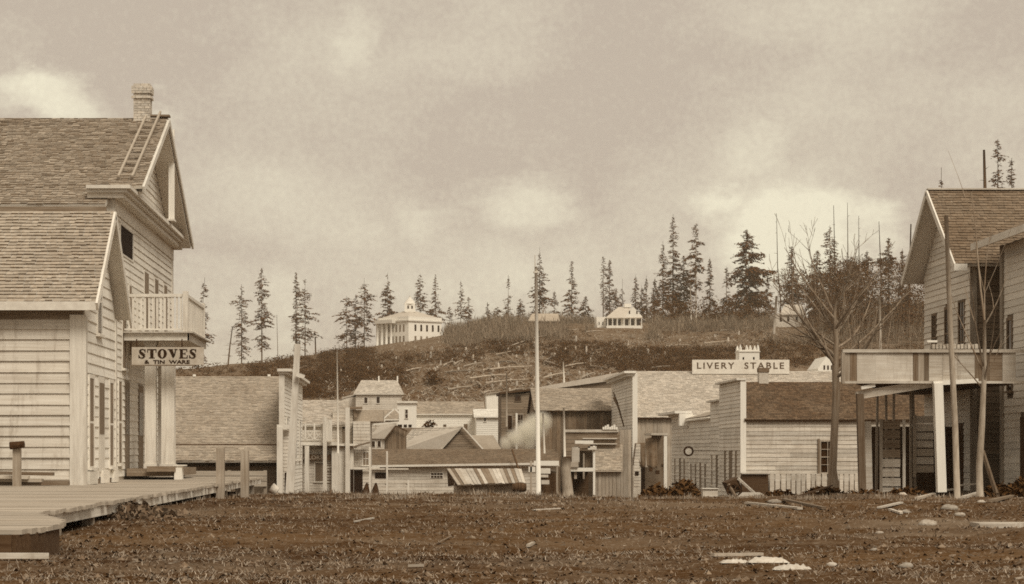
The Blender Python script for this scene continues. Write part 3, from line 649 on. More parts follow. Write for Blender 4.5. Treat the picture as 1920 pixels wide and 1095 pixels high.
# lower porch front beside it
pc = thing('porch_front', (-6.9, 106, -2.4), 'narrow white two-storey porch front at the foot of the false front', 'porch')
Y = 106.
MB().box(ux(519, Y), ux(530, Y), Y, Y + .2, vz(925, Y), vz(800, Y)).build('post', 'white_z', pc)
MB().box(ux(519, Y), ux(545, Y), Y + .02, Y + .3, vz(804, Y), vz(796, Y)).build('beam', 'trim', pc)
pw = MB().box(ux(530, Y + .5), ux(543, Y + .5), Y + .5, Y + 4, vz(925, Y), vz(805, Y)).build('side_wall', 'white_x', pc)
clap(pw, 'S', Y + .5, ux(530, Y), ux(543, Y), vz(924, Y), vz(808, Y), .2, 'white_x', joints=False)
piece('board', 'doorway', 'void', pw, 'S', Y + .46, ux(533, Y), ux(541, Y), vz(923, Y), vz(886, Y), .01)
# the tall leaning post
t = thing('leaning_post', P(543, 926, 75), 'tall square timber leaning in front of the white false front', 'post')
MB().beam(P(543, 930, 75), P(558, 645, 75), .33, .33, w2=.22, d2=.22).build('shaft', 'white_z', t)
MB().beam(P(556, 702, 74.7), P(571, 707, 74.7), .16, .16).build('bracket', 'trim', t)

# ------------------------------------------------------------------ E: balcony house beyond the leaning post
Y = 130.0
E = thing('balcony_shop', P(600, 926, Y), 'white shop with a cross-railed balcony and a dark sign band', 'shop')
x0, x1 = ux(548, Y), ux(640, Y)
wl = body(E, x0, x1, Y + .9, Y + 9, -3.4, vz(795, Y), Y + 5.5, vz(752, Y + 5), 'white_x')
clap(wl, 'S', Y + .9, x0, x1, -3.2, vz(798, Y), .2, 'white_x', joints=False, openings=[(ux(590, Y), ux(612, Y), vz(903, Y), vz(866, Y))])
rf = gable_roof(E, x0 - .1, x1 + .3, Y + .6, Y + 9.5, vz(797, Y), Y + 5.5, vz(750, Y + 5), .1, 'sh_pale', course=.22, w=.26, only_near=True)
MB().box(x0, ux(634, Y), Y, Y + .95, vz(835, Y), vz(829, Y)).build('balcony_deck', 'trim', E)
mb = MB()
zA, zB, zM = vz(824, Y), vz(796, Y), vz(808, Y)
for z in (zA, zB, zM): mb.box(ux(556, Y), ux(606, Y), Y + .02, Y + .08, z - .04, z + .04)
mb.build('balcony_rail', 'trim', E)
for u in (556, 571, 588, 604):
    MB().box(ux(u, Y), ux(u + 3, Y), Y - .01, Y + .1, zA, zB + .08).build('rail_post', 'white_z', E)
for u0 in (558, 574, 590):
    MB().beam((ux(u0, Y), Y + .05, zA), (ux(u0 + 14, Y), Y + .05, zM), .06, .05, up=(0, 1, 0)).build('rail_brace', 'trim', E); MB().beam((ux(u0, Y), Y + .06, zM), (ux(u0 + 14, Y), Y + .06, zA), .06, .05, up=(0, 1, 0)).build('rail_brace', 'trim', E)
mb = MB(); mb.box(ux(609, Y), ux(623, Y), Y - .3, Y - .1, vz(826, Y), vz(787, Y)); mb.build('side_screen', 'white_z', E)
for u, w, v in ((572, 8, 836), (606, 7, 782)): MB().box(ux(u, Y), ux(u + w, Y), Y - .35, Y - .08, vz(927, Y), vz(v, Y)).build('porch_post', 'white_z', E)
sgn = MB().box(ux(553, Y), ux(622, Y), Y + .6, Y + .66, vz(863, Y), vz(852, Y)).build('sign_band', 'band', E)
text_mesh('lettering', 'TAILORS', ux(560, Y), ux(604, Y), vz(861.5, Y), vz(853.5, Y), Y + .597, 'gilt', sgn, bold=.02)
window(E, 'S', Y + .9, ux(590, Y), ux(621, Y), vz(903, Y), vz(868, Y), 2, 1, pane='shutter')
MB().box(ux(558, Y), ux(567, Y), Y + .8, Y + .87, vz(925, Y), vz(872, Y)).build('door', 'shutter', E)
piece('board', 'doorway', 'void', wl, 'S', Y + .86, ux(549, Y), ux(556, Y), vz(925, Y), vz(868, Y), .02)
# plain front next to it
Y2 = 130.4
E2 = thing('plain_shop', P(645, 926, Y2), 'white board-fronted shop with a tall corner post and bracketed eave', 'shop')
x0, x1 = ux(622, Y2), ux(663, Y2)
wl = body(E2, x0, x1, Y2, Y2 + 8, -3.2, vz(836, Y2), None, None, 'white_z')
vboards(wl, 'S', Y2, x0, x1, -3.2, vz(838, Y2), .25, 'white_z', gap=.006)
up = MB().box(x0, ux(660, Y2), Y2 + 1.5, Y2 + 8, vz(840, Y2), vz(768, Y2)).build('upper_wall', 'white_x', E2)
clap(up, 'S', Y2 + 1.5, x0, ux(660, Y2), vz(838, Y2), vz(770, Y2), .2, 'grey_x', joints=False)
piece('board', 'window_opening', 'void', up, 'S', Y2 + 1.44, ux(624, Y2), ux(646, Y2), vz(803, Y2), vz(788, Y2), .02); piece('board', 'blind', 'shutter', up, 'S', Y2 + 1.44, ux(624, Y2), ux(646, Y2), vz(829, Y2), vz(804, Y2), .02)
MB().box(x0 - 1.1, x1 + .3, Y2 - .3, Y2 + .5, vz(836, Y2), vz(832, Y2)).build('pent_roof', 'trim', E2)
MB().box(x0 - 1.0, x1 + .2, Y2 - .25, Y2 + .45, vz(839.5, Y2), vz(836.1, Y2)).build('eave_board', 'dark_wood', E2)
MB().box(ux(648, Y2), ux(656, Y2), Y2 - .45, Y2 - .2, vz(927, Y2), vz(764, Y2)).build('corner_post', 'white_z', E2)
mb = MB(); mb.box(ux(654, Y2), ux(678, Y2), Y2 + 1.0, Y2 + 2.2, vz(766, Y2), vz(762, Y2)); mb.beam((ux(664, Y2), Y2 + 1.4, vz(768, Y2)), (ux(666, Y2), Y2 + 1.4, vz(782, Y2)), .2, .2); mb.build('bracketed_eave', 'brown_x', E2)
piece('board', 'doorway', 'void', wl, 'S', Y2 - .045, ux(657, Y2), ux(663, Y2), vz(926, Y2), vz(880, Y2), .02)
# open doorway and side wing to the right of it
E3 = thing('side_wing', P(675, 926, 128), 'dark doorway wing with pale lean-to roof beside the corner post', 'shed')
Y3 = 131.2
wl = body(E3, ux(662, Y3), ux(694, Y3), Y3, Y3 + 6, -3.4, vz(790, Y3), None, None, 'white_x')
clap(wl, 'S', Y3, ux(662, Y3), ux(694, Y3), -3.3, vz(792, Y3), .22, 'white_x', joints=False, openings=[(ux(663, Y3), ux(680, Y3), -4, vz(880, Y3)), (ux(680, Y3), ux(692, Y3), vz(872, Y3), vz(846, Y3))])
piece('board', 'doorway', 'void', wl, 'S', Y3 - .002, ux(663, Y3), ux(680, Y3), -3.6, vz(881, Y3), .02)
window(E3, 'S', Y3, ux(681, Y3), ux(691, Y3), vz(872, Y3), vz(848, Y3), 2, 2, pane='shutter')
mb = MB(); mb.beam(P(662, 838, Y3 - .8), P(694, 829, Y3 - .8), .9, .10, up=(0, 0, 1)); mb.build('lean_to_roof', 'brown_x', E3)
MB().box(ux(656, Y3), ux(712, Y3), Y3 - .35, Y3 - .25, vz(880, Y3), vz(876, Y3)).build('rail', 'trim', E3)
rf = MB().box(ux(660, Y3), ux(718, Y3), Y3 + 1, Y3 + 6, vz(790, Y3) + .01, vz(768, Y3)).build('upper_roof', 'sh_grey', E3)
for k, (u, h, lb) in enumerate([(686, 906, 'small dark heap beside the dark doorway, nearer the door'), (703, 908, 'small dark heap against the shed wall, farther from the door')]):
    q = P(u, 929, 112); mb = MB(); mb.tube([q, q + Vector((.02, 0, .28)), q + Vector((.05, 0, .55)), q + Vector((.06, 0, .74))], [.26, .21, .12, .04], 9); t = mb.build('sack_heap', 'iron', smooth=True); tag(t, lb, 'heap')

# ------------------------------------------------------------------ D: the long low shed across the street end
Y = 150.0
D = thing('long_shed', P(850, 928, Y), 'long low weathered shed with a dark shingle roof across the street end', 'shed')
x0, x1 = ux(674, Y), ux(1042, Y)
wl = body(D, x0, x1, Y, Y + 6, -4.2, vz(873, Y), Y + 3, vz(845, Y + 3), 'grey_x')
ops = [(ux(703, Y), ux(726, Y), vz(897, Y), vz(886, Y)), (ux(808, Y), ux(830, Y), vz(896, Y), vz(887, Y))]
clap(wl, 'S', Y, x0, x1, -4.0, vz(874, Y), .28, 'grey_x', openings=ops)
rf = gable_roof(D, x0, x1 + .3, Y - .5, Y + 6.5, vz(872, Y), Y + 3, vz(842, Y + 3), .1, 'sh_brown', under='grey_x', course=.2, w=.25, only_near=True)
piece('board', 'window_opening', 'void', wl, 'S', Y, ops[0][0], ops[0][1], ops[0][2], ops[0][3], .02)
window(D, 'S', Y, ops[1][0], ops[1][1], ops[1][2], ops[1][3], 4, 2, fw=.06, sill=False)
mb = MB(); mb.beam((x0, Y - .54, vz(874.5, Y)), (x1, Y - .54, vz(869, Y)), .05, .16); mb.build('eave_board', 'trim', D)
MB().beam(P(960, 843, Y - .2), P(979, 900, Y - 3.2), .12, .10).build('rain_pipe', 'dark_wood', D)
# plank lean-to
Y = 126.0
Ls = thing('plank_lean_to', P(915, 925, Y), 'lean-to with a slanting roof of loose pale planks before the long shed', 'lean-to')
mb = MB(); mb.box(ux(852, Y), ux(985, Y), Y + .7, Y + 2, -3.0, vz(905, Y)); wl = mb.build('wall', 'grey_z', Ls); vboards(wl, 'S', Y + .7, ux(866, Y), ux(984, Y), -3, vz(906, Y), .22, 'grey_z')
rfp = MB().prism([P(838, 880, Y + 2.6), P(978, 880, Y + 2.6), P(986, 905, Y), P(858, 910, Y)], (0, .0, -.05)).build('roof', 'brown_x', Ls); fixn(rfp)
for k in range(20):
    t0, t1 = k / 20, (k + .93) / 20
    a = P(lerp(838, 978, t0), 879.5, Y + 2.6); b = P(lerp(838, 978, t1), 879.5, Y + 2.6); c = P(lerp(858, 986, t1), lerp(909.5, 904.5, t1) + RNG.uniform(-1, 1.5), Y - .05); d = P(lerp(858, 986, t0), lerp(909.5, 904.5, t0), Y - .05)
    mb = MB(); mb.prism([a, b, c, d], (0, 0, RNG.uniform(.02, .05))); fixn(mb.build('roof_plank', RNG.choice(('grey_x', 'deck', 'grey_x', 'brown_x')), rfp))
mb = MB(); mb.prism([P(838, 880, Y + 2.6), P(858, 910, Y + .1), P(840, 912, Y + 2.6)], (.03, 0, 0)); fixn(mb.build('end_panel', 'dark_wood', Ls))
t = thing('barrel', P(972, 924, 118), 'dark barrel lying on its side by the plank lean-to', 'barrel')
q = P(961, 914, 118); MB().tube([q + Vector((k * .085, 0, 0)) for k in range(11)], [.22 + .10 * math.sin(math.pi * k / 10) for k in range(11)], 14).build('staves', 'dark_wood', t, smooth=True)
for k in (1, 4, 6, 9): MB().tube([q + Vector((k * .085 - .02, 0, 0)), q + Vector((k * .085 + .02, 0, 0))], [.235 + .10 * math.sin(math.pi * k / 10)] * 2, 14).build('hoop', 'iron', t)
# rail fence standing before the long shed
fn = thing('rail_fence', P(720, 928, 112), 'slim pale rail fence before the long shed', 'fence')
for u, v in ((692, 838), (724, 846), (764, 900)): MB().box(ux(u, 112), ux(u + 3.4, 112), 112, 112.12, -2.6, vz(v, 112)).build('post', 'white_z', fn)
for v in (878, 907): MB().box(ux(684, 112), ux(766, 112), 112.13, 112.19, vz(v + 2.5, 112), vz(v, 112)).build('rail', 'grey_x', fn)

# ------------------------------------------------------------------ houses in the hollow behind
def plain_house(name, label, cat, u0, u1, vbase, veave, vridge, Y, depth, roofm, wallm, wins=(), hip=0.0, over=.3, course=.26, chims=(), vb=None, boards='clap', h=.25):
    x0, x1 = ux(u0, Y), ux(u1, Y); z0 = min(ground0(x0, Y), ground0(x1, Y + depth), vz(vbase, Y)) - .3
    T = thing(name, ((x0 + x1) / 2, Y, z0 + .3), label, cat); yr = Y + depth / 2; ze = vz(veave, Y); zr = vz(vridge, yr)
    wl = body(T, x0, x1, Y, Y + depth, z0, ze, None if hip else yr, None if hip else zr - .12, wallm)
    ops = [(ux(a, Y), ux(b, Y), vz(d, Y), vz(c, Y)) for a, b, c, d in wins]
    if boards == 'clap': clap(wl, 'S', Y, x0, x1, z0 + .2, ze - .05, h, wallm, openings=ops, joined=True)
    else: vboards(wl, 'S', Y, x0, x1, z0 + .2, ze - .05, h, wallm, openings=ops)
    for o in ops: window(T, 'S', Y, o[0], o[1], o[2], o[3], 2, 2, fw=.07, bars=False)
    if hip:
        q = hip * Y / F; e0, e1, e2, e3 = Vector((x0 - over, Y - over, ze)), Vector((x1 + over, Y - over, ze)), Vector((x1 + over, Y + depth + over, ze)), Vector((x0 - over, Y + depth + over, ze))
        r0, r1 = Vector((x0 - over + q, yr, zr)), Vector((x1 + over - q, yr, zr)); mb = MB()
        mb.add([e0, e1, e2, e3, r0, r1], [(0, 1, 5, 4), (1, 2, 5), (2, 3, 4, 5), (3, 0, 4), (3, 2, 1, 0)]); rf = mb.build('roof', roofm, T)
        n = max(6, int((r0 - e0).length / course)); sm = MB()
        for i in range(n):
            ta, tb = i / n, (i + 1.2) / n
            pa, pb, pc_, pd = e0.lerp(r0, ta), e1.lerp(r1, ta), e1.lerp(r1, min(tb, 1)), e0.lerp(r0, min(tb, 1)); m_ = max(3, int((pb - pa).length / .35))
            for k in range(m_):
                s, e_ = k / m_, (k + .96) / m_; up_ = Vector((0, -.01, .03 * RNG.uniform(.5, 1.5)))
                sm.add([pa.lerp(pb, s) + up_, pa.lerp(pb, e_) + up_, pd.lerp(pc_, e_) + Vector((0, 0, .004)), pd.lerp(pc_, s) + Vector((0, 0, .004))], [(0, 1, 2, 3)])
        sm.build('shingles', roofm, rf, kind='stuff')
    else: rf = gable_roof(T, x0 - over, x1 + over, Y - over, Y + depth + over, ze - .05, yr, zr, .1, roofm, course=course, w=course * 1.2, only_near=True)
    MB().box(x0 - over, x1 + over, Y - over - .05, Y - over - .002, ze - .14, ze + .0).build('eave_board', 'trim', rf)
    for u, va, w in chims: MB().box(ux(u, yr), ux(u + w, yr), yr - .25, yr + .25, zr - .3, vz(va, yr)).build('chimney', 'brick_dark', rf)
    return T
Fh = plain_house('hip_roofed_house', 'pale two-storey house with a hipped roof below the dark brush', 'house', 667, 753, 790, 738, 713, 262, 9, 'sh_pale', 'white_x', wins=[(683, 689, 745, 756), (706, 712, 744, 756)], hip=13, course=.4)
MB().box(ux(642, 264), ux(667, 264), 264, 270, -6, vz(744, 264)).build('side_wing', 'white_x', Fh)
mb = MB(); mb.prism([P(641, 745, 263.9), P(668, 738, 263.9), P(668, 741, 263.9), P(641, 748, 263.9)], (0, 6.5, 0)); fixn(mb.build('wing_roof', 'sh_pale', Fh))
for u in (709, 744): MB().box(ux(u, 266), ux(u + 2.5, 266), 266, 266.3, vz(716, 266), vz(705, 266)).build('finial', 'cream', Fh)
Gh = plain_house('long_white_house', 'long whitewashed house with a grey roof in the hollow', 'house', 780, 905, 815, 776, 753, 236, 8, 'sh_grey', 'cream', wins=(), course=.34)
G2 = thing('white_false_front', P(762, 800, 234), 'white false-fronted end of the long whitewashed house', 'house'); Y = 233.5
w2 = MB().box(ux(745, Y), ux(781, Y), Y, Y + 7, -6, vz(756, Y)).build('wall', 'cream', G2)
MB().box(ux(744, Y), ux(783, Y), Y - .25, Y + 7, vz(756, Y) + .003, vz(752, Y)).build('cornice', 'trim', G2); window(G2, 'S', Y, ux(760, Y), ux(764.5, Y), vz(784, Y), vz(768, Y), 1, 2, fw=.06)
for u in (727, 748, 757, 766): piece('board', 'dark_opening', 'void', w2, 'S', Y - .01, ux(max(u, 746), Y), ux(max(u, 746) + 6, Y), vz(801, Y), vz(796, Y), .03)
G3 = plain_house('white_annex', 'bright white annex at the right end of the long whitewashed house', 'house', 893, 941, 815, 781, 767, 230, 6, 'cream', 'cream', wins=[(908, 911, 772 + 10, 790)], course=.4)
Hh = thing('gabled_shed', P(730, 845, 190), 'small gabled shed with pale roof and dark plank gable', 'shed'); Y = 190.
mb = MB(); x0, xm, x1 = ux(722, Y), ux(742, Y), ux(762, Y)
wl = mb.prism([(x0, Y, -6), (x1, Y, -6), (x1, Y, vz(808, Y)), (xm, Y, vz(799, Y)), (x0, Y, vz(822, Y))], (-1.6, 9, 0)).build('wall', 'brown_z', Hh); fixn(wl)
vboards(wl, 'S', Y, x0, x1, -5.8, lambda a: vz(interp([(x0, 821), (xm, 800), (x1, 808)], a), Y), .22, 'brown_z')
mb = MB(); mb.prism([P(690, 822, Y - .3), P(722, 823, Y - .4), P(742.5, 797.5, Y - .4), P(716, 797.5, Y + 6)], (0, 0, .12)); fixn(mb.build('roof', 'sh_pale', Hh))
mb = MB(); mb.beam(P(721, 824.5, Y - .5), P(742, 798.5, Y - .5), .1, .14); mb.beam(P(742, 798.5, Y - .5), P(764, 809, Y - .5), .1, .14); mb.build('bargeboard', 'dark_wood', Hh)
lf = MB().box(ux(691, Y), ux(721, Y), Y - .1, Y + 5, -6, vz(823.5, Y)).build('front_wall', 'white_x', Hh)
for u in (697, 708): window(Hh, 'S', Y - .1, ux(u, Y), ux(u + 6, Y), vz(838, Y), vz(827, Y), 2, 2, fw=.06, sill=False, bars=False)
# big pale roof with a brown gable
Ih = thing('pale_roofed_barn', P(820, 845, 200), 'barn with a broad pale shingle roof and a dark brown gable', 'barn'); Y = 200.
xa, xb_, xm = ux(826, Y), ux(906, Y), ux(866, Y); zr = vz(801, Y)
wl = MB().prism([(xa, Y, -6), (xb_, Y, -6), (xb_, Y, vz(842, Y)), (xm, Y, zr), (xa, Y, vz(842, Y))], (-6.5, 6, 0)).build('wall', 'brown_x', Ih); fixn(wl)
def gi(z): k = min(max((z - vz(842, Y)) / (zr - vz(842, Y)), 0), 1); return (lerp(xa, xm, k), lerp(xb_, xm, k))
clap(wl, 'S', Y, xa, xb_, -5.8, zr, .25, 'brown_x', gable=gi)
rf = MB().prism([P(738, 846, Y - .4), P(826, 846, Y - .4), P(868, 799.5, Y - .4), P(775, 803, Y + 5)], (0, 0, -.1)).build('roof', 'sh_pale', Ih); fixn(rf)
pA, pB, pC, pD = P(738, 846, Y - .41), P(826, 846, Y - .41), P(868, 799.3, Y - .41), P(775, 802.7, Y + 4.99); sm = MB()
for i in range(14):
    for k in range(24):
        s, e_, ta, tb = k / 24, (k + .95) / 24, i / 14, min((i + 1.15) / 14, 1); q = lambda a, b: pA.lerp(pB, a).lerp(pD.lerp(pC, a), b)
        o_ = Vector((0, -.02, .045 * RNG.uniform(.6, 1.5))); sm.add([q(s, ta) + o_, q(e_, ta) + o_, q(e_, tb) + Vector((0, 0, .01)), q(s, tb) + Vector((0, 0, .01))], [(0, 1, 2, 3)])
sm.build('shingles', 'sh_pale', rf, kind='stuff')
MB().beam(P(867, 799.5, Y - .5), P(908, 845, Y - .5), .15, .14).build('bargeboard', 'trim', rf)
MB().box(ux(870, Y), ux(877, Y), Y + .5, Y + 1, zr - .5, vz(795, Y)).build('chimney', 'brick_dark', rf)
MB().box(ux(832, Y), ux(838, Y), Y + 3, Y + 3.4, zr - .3, vz(795, Y)).build('chimney', 'brick_dark', rf)
t = thing('low_grey_roof', P(915, 840, 205), 'low grey roof beside the smoke', 'shed'); mb = MB()
mb.prism([P(878, 816, 208), P(925, 816, 208), P(940, 842, 203), P(905, 842, 203)], (0, 0, -.15)); fixn(mb.build('roof', 'sh_grey', t)); MB().box(ux(905, 203), ux(938, 203), 203.3, 208, -6, vz(843, 203)).build('wall', 'brown_x', t)
# roofs glimpsed between the shop and the hipped house
t = plain_house('low_pale_house', 'low house with a pale shingle roof behind the balcony shop', 'house', 556, 640, 800, 772, 752, 175, 8, 'sh_pale', 'white_x', course=.3)
t = plain_house('grey_roofed_shed', 'grey-roofed shed under the hipped house with a cross-braced gable beside it', 'shed', 672, 742, 835, 786, 768, 205, 6, 'sh_grey', 'grey_x', wins=[(690, 696, 798, 812)], course=.3)
tf = thing('open_gable_frame', P(735, 795, 203), 'open timber gable frame standing before the white false front', 'frame'); Y = 203.
for a, b, c, d in ((716, 788, 740, 766), (740, 766, 750, 776), (702, 770, 722, 790)): MB().beam(P(a, b, Y), P(c, d, Y), .14, .14).build('rafter', 'cream', tf)
MB().beam(P(700, 796, Y), P(746, 792, Y), .14, .2).build('tie_beam', 'trim', tf)
for u in (703, 738): MB().box(ux(u, Y), ux(u + 2.4, Y), Y, Y + .14, -6, vz(794, Y)).build('stud', 'grey_z', tf)
# dark weathered house by the flagpole
J = thing('dark_weathered_house', P(975, 830, 215), 'dark weathered two-storey house behind the smoke by the flagpole', 'house'); Y = 215.
wl = body(J, ux(940, Y), ux(1010, Y), Y, Y + 8, -7, vz(738, Y), None, None, 'brown_x'); op = [(ux(966, Y), ux(976, Y), vz(752, Y), vz(741, Y)), (ux(952, Y), ux(960, Y), vz(806, Y), vz(779, Y)), (ux(971, Y), ux(980, Y), vz(800, Y), vz(777, Y))]
clap(wl, 'S', Y, ux(940, Y), ux(1010, Y), -6.5, vz(738, Y), .3, 'brown_x', openings=op)
for k, o in enumerate(op): window(J, 'S', Y, o[0], o[1], o[2], o[3], 2, 2, frame='grey_z' if k else 'brown_z', pane='glass', bars=k == 2, fw=.08)
mb = MB(); mb.prism([P(937, 739, Y - .4), P(1012, 731, Y - .4), P(1012, 728, Y - .4), P(937, 735, Y - .4)], (0, 9, 0)); fixn(mb.build('roof', 'dark_wood', J))
MB().box(ux(966, Y), ux(969.5, Y), Y - 1, Y - .8, -6, vz(775, Y)).build('porch_post', 'cream', J)
t = thing('white_gable_end', P(928, 770, 240), 'small bright white house end beside the dark weathered house', 'house')
MB().box(ux(912, 240), ux(941, 240), 240, 244, -3, vz(739, 240)).build('wall', 'cream', t); mb = MB(); mb.prism([P(911, 740, 239.8), P(942, 736, 239.8), P(942, 733.5, 239.8), P(911, 737, 239.8)], (0, 5, 0)); fixn(mb.build('roof', 'sh_grey', t))

# ------------------------------------------------------------------ right side: stable, row of false fronts
XR = 18.0
def yx(u, X=XR): return X * F / (u - U0)
# stable
YL0, YL1 = yx(1187), 171.0
LV = thing('livery_barn', (22, YL0, -3.6), 'large barn with a broad pale shingle roof and tall grey false front', 'barn')
yr = 163.0; zr = vz(696, yr); ze = vz(783, YL0)
wl = body(LV, XR + .3, 50, YL0 + .4, YL1, -4.2, ze, yr, zr - .2, 'grey_z')
vboards(wl, 'S', YL0 + .4, XR + .35, ux(1350, YL0), -4, ze - .02, .34, 'grey_z')
rf = gable_roof(LV, XR + .25, 52, YL0, YL1 + .5, ze, yr, zr, .14, 'sh_pale', under='dark_wood', course=.24, w=.3, only_near=True)
zt = vz(700, YL0); ff = MB().box(XR, XR + .22, YL0 - .1, YL1 + 1, -4.2, zt).build('false_front', 'grey_y', LV)
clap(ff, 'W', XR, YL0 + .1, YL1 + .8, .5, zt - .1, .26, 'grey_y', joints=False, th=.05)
vboards(ff, 'W', XR, YL0 + .1, YL1 + .8, -4, .5, .5, 'grey_z', openings=[(160, 165, -4, 0)])
MB().box(XR - .06, XR + .34, YL0 - .16, YL0 - .102, -4.2, zt).build('edge_board', 'cream', ff)
mb = MB(); mb.box(XR - .75, XR + .2, YL0 - .4, YL1 + 1.5, zt + .002, zt + .18); mb.build('cornice', 'cream', ff); MB().box(XR - .45, XR + .1, YL0 - .2, YL1 + 1.2, zt - .22, zt + .001).build('cornice_bed', 'brown_y', ff)
piece('board', 'barn_doorway', 'void', ff, 'W', XR - .045, 160, 165, -4, 0, .02)
sg = thing('stable_sign', P(1389, 696, 162.6), 'long white signboard reading LIVERY STABLE on the barn ridge', 'sign'); Ys = 162.3
MB().box(ux(1298, Ys), ux(1480, Ys), Ys, Ys + .08, vz(701, Ys), vz(674.5, Ys)).build('board', 'sign', sg)
text_mesh('lettering', 'LIVERY  STABLE', ux(1307, Ys), ux(1470, Ys), vz(691.5, Ys), vz(679.5, Ys), Ys - .004, 'ink_worn', sg, bold=.012, depth=.02, spacing=1.3)
for u in (1310, 1389, 1470): MB().box(ux(u, Ys), ux(u + 2, Ys), Ys + .09, Ys + .2, zr - .1, vz(676, Ys)).build('support', 'grey_z', sg)
# church belfry behind
CH = thing('church_belfry', P(1405, 740, 205), 'white square belfry with corner pinnacles rising behind the stable sign', 'church'); Y = 205.
x0, x1 = ux(1386, Y), ux(1424, Y); w = x1 - x0
MB().box(x0 - 6, x1 + 6, Y + .5, Y + 14, -5, vz(712, Y)).build('nave', 'cream', CH)
tw = MB().box(x0, x1, Y, Y + w, -5, vz(656, Y)).build('tower', 'cream', CH)
MB().box(x0 - .08, x1 + .08, Y - .08, Y + w + .08, vz(660, Y), vz(658, Y)).build('string_course', 'trim', tw)
for i, j in ((0, 0), (1, 0), (0, 1), (1, 1), (.36, 0), (.56, 0)):
    cx_, cy_ = lerp(x0 + .14, x1 - .14, i), lerp(Y + .14, Y + w - .14, j)
    mb = MB(); hgt = vz(646 if i in (0, 1) else 647, Y); mb.tube([(cx_, cy_, vz(657, Y)), (cx_, cy_, vz(652, Y)), (cx_, cy_, hgt)], [.16, .14, .04], 4); mb.build('pinnacle', 'cream', tw)
for u in (1392.5, 1412): piece('board', 'louvre', 'void', tw, 'S', Y - .005, ux(u, Y), ux(u + 2.8, Y), vz(678, Y), vz(669.5, Y), .02)
# F1: the nearest false-front house
Y10, Y11 = yx(1390), yx(1350)
K1 = thing('false_front_house', (XR + 3, Y10, -2.4), 'weathered clapboard house with false front, dark roof and sash window', 'house')
yr = 108.0; zr = vz(716, yr); ze = vz(787, Y10); xe = ux(1800, Y10)
wl = body(K1, XR + .1, xe, Y10, Y11, -2.9, ze, yr, zr - .15, 'grey_x')
win = (ux(1537, Y10), ux(1566, Y10), vz(889, Y10), vz(826, Y10))
clap(wl, 'S', Y10, XR + .2, xe, vz(889, Y10), ze - .05, .235, 'grey_x', openings=[win], th=.035)
fz = vz(887, Y10)
window(K1, 'S', Y10, win[0] + .06, win[1] - .06, win[2] + .1, win[3] - .06, 2, 4, frame='grey_z', fw=.10, proud=.09)
MB().box(win[0] - .12, win[0] - .02, Y10 - .10, Y10 - .02, win[2], win[3] + .1).build('shutter_edge', 'brown_z', K1)
rf = gable_roof(K1, XR + .15, xe, Y10 - .25, Y11 + .3, ze, yr, zr, .1, 'sh_dark', under='dark_wood', course=.17, w=.2, only_near=True)
zt = vz(713, Y10); ff = MB().box(XR - .02, XR + .18, Y10 - .08, Y11, -2.9, zt).build('false_front', 'grey_y', K1)
ops = [(105.6, 106.2, -2.0, .2), (107.1, 108.3, -2.3, .2), (109.2, 109.9, -2.0, .2)]
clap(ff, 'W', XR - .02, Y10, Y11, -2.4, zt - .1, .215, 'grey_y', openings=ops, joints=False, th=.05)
for k, (a_, b_, c, d) in enumerate(ops):
    if k == 1: piece('board', 'door', 'shutter', ff, 'W', XR - .02, a_, b_, c, d, .03)
    else: window(K1, 'W', XR - .02, a_ + .08, b_ - .08, c + .2, d - .08, 1, 2, frame='grey_z', pane='shutter', fw=.08)
MB().box(XR - .07, XR + .24, Y10 - .14, Y10 - .082, -2.5, zt).build('edge_board', 'cream', ff)
MB().box(XR - .30, XR + .22, Y10 - .2, Y11 + .1, zt + .002, zt + .10).build('coping', 'brown_y', ff)
chy = thing('brick_chimney', (ux(1431, yr), yr, zr), 'sooty brick chimney on the dark mossy roof', 'chimney')
MB().box(ux(1422, yr), ux(1440, yr), yr - .2, yr + .25, zr - .3, vz(698, yr)).build('stack', 'brick', chy); MB().box(ux(1421, yr), ux(1441, yr), yr - .24, yr + .29, vz(698, yr) + .002, vz(690, yr)).build('cap', 'brick_dark', chy)
# picket skirting and dark cellar hatch
fc = thing('picket_skirting', (21, Y10 - .5, -2.2), 'pale upright board skirting along the foot of the clapboard wall', 'fence')
MB().box(ux(1441, Y10), xe - .2, Y10 - .34, Y10 - .30, -2.3, -1.5).build('back_rail', 'brown_x', fc)
vboards(fc, 'S', Y10 - .34, ux(1441, Y10), ux(1612, Y10), -2.55, fz, .29, 'grey_x', ragged=.05, gap=.06, name='picket', th=.04)
t = thing('cellar_hatch', (ux(1415, 103.6), 103.6, -2.3), 'dark open hatch box at the corner of the clapboard wall', 'hatch')
MB().box(ux(1391, 103.8), ux(1440, 103.8), 103.7, 104.2, -2.7, vz(889, 103.8)).build('box', 'dark_wood', t); MB().box(ux(1391, 103.6), ux(1440, 103.6), 103.55, 104.2, vz(888.8, 103.6), vz(887, 103.6)).build('lid', 'grey_x', t)
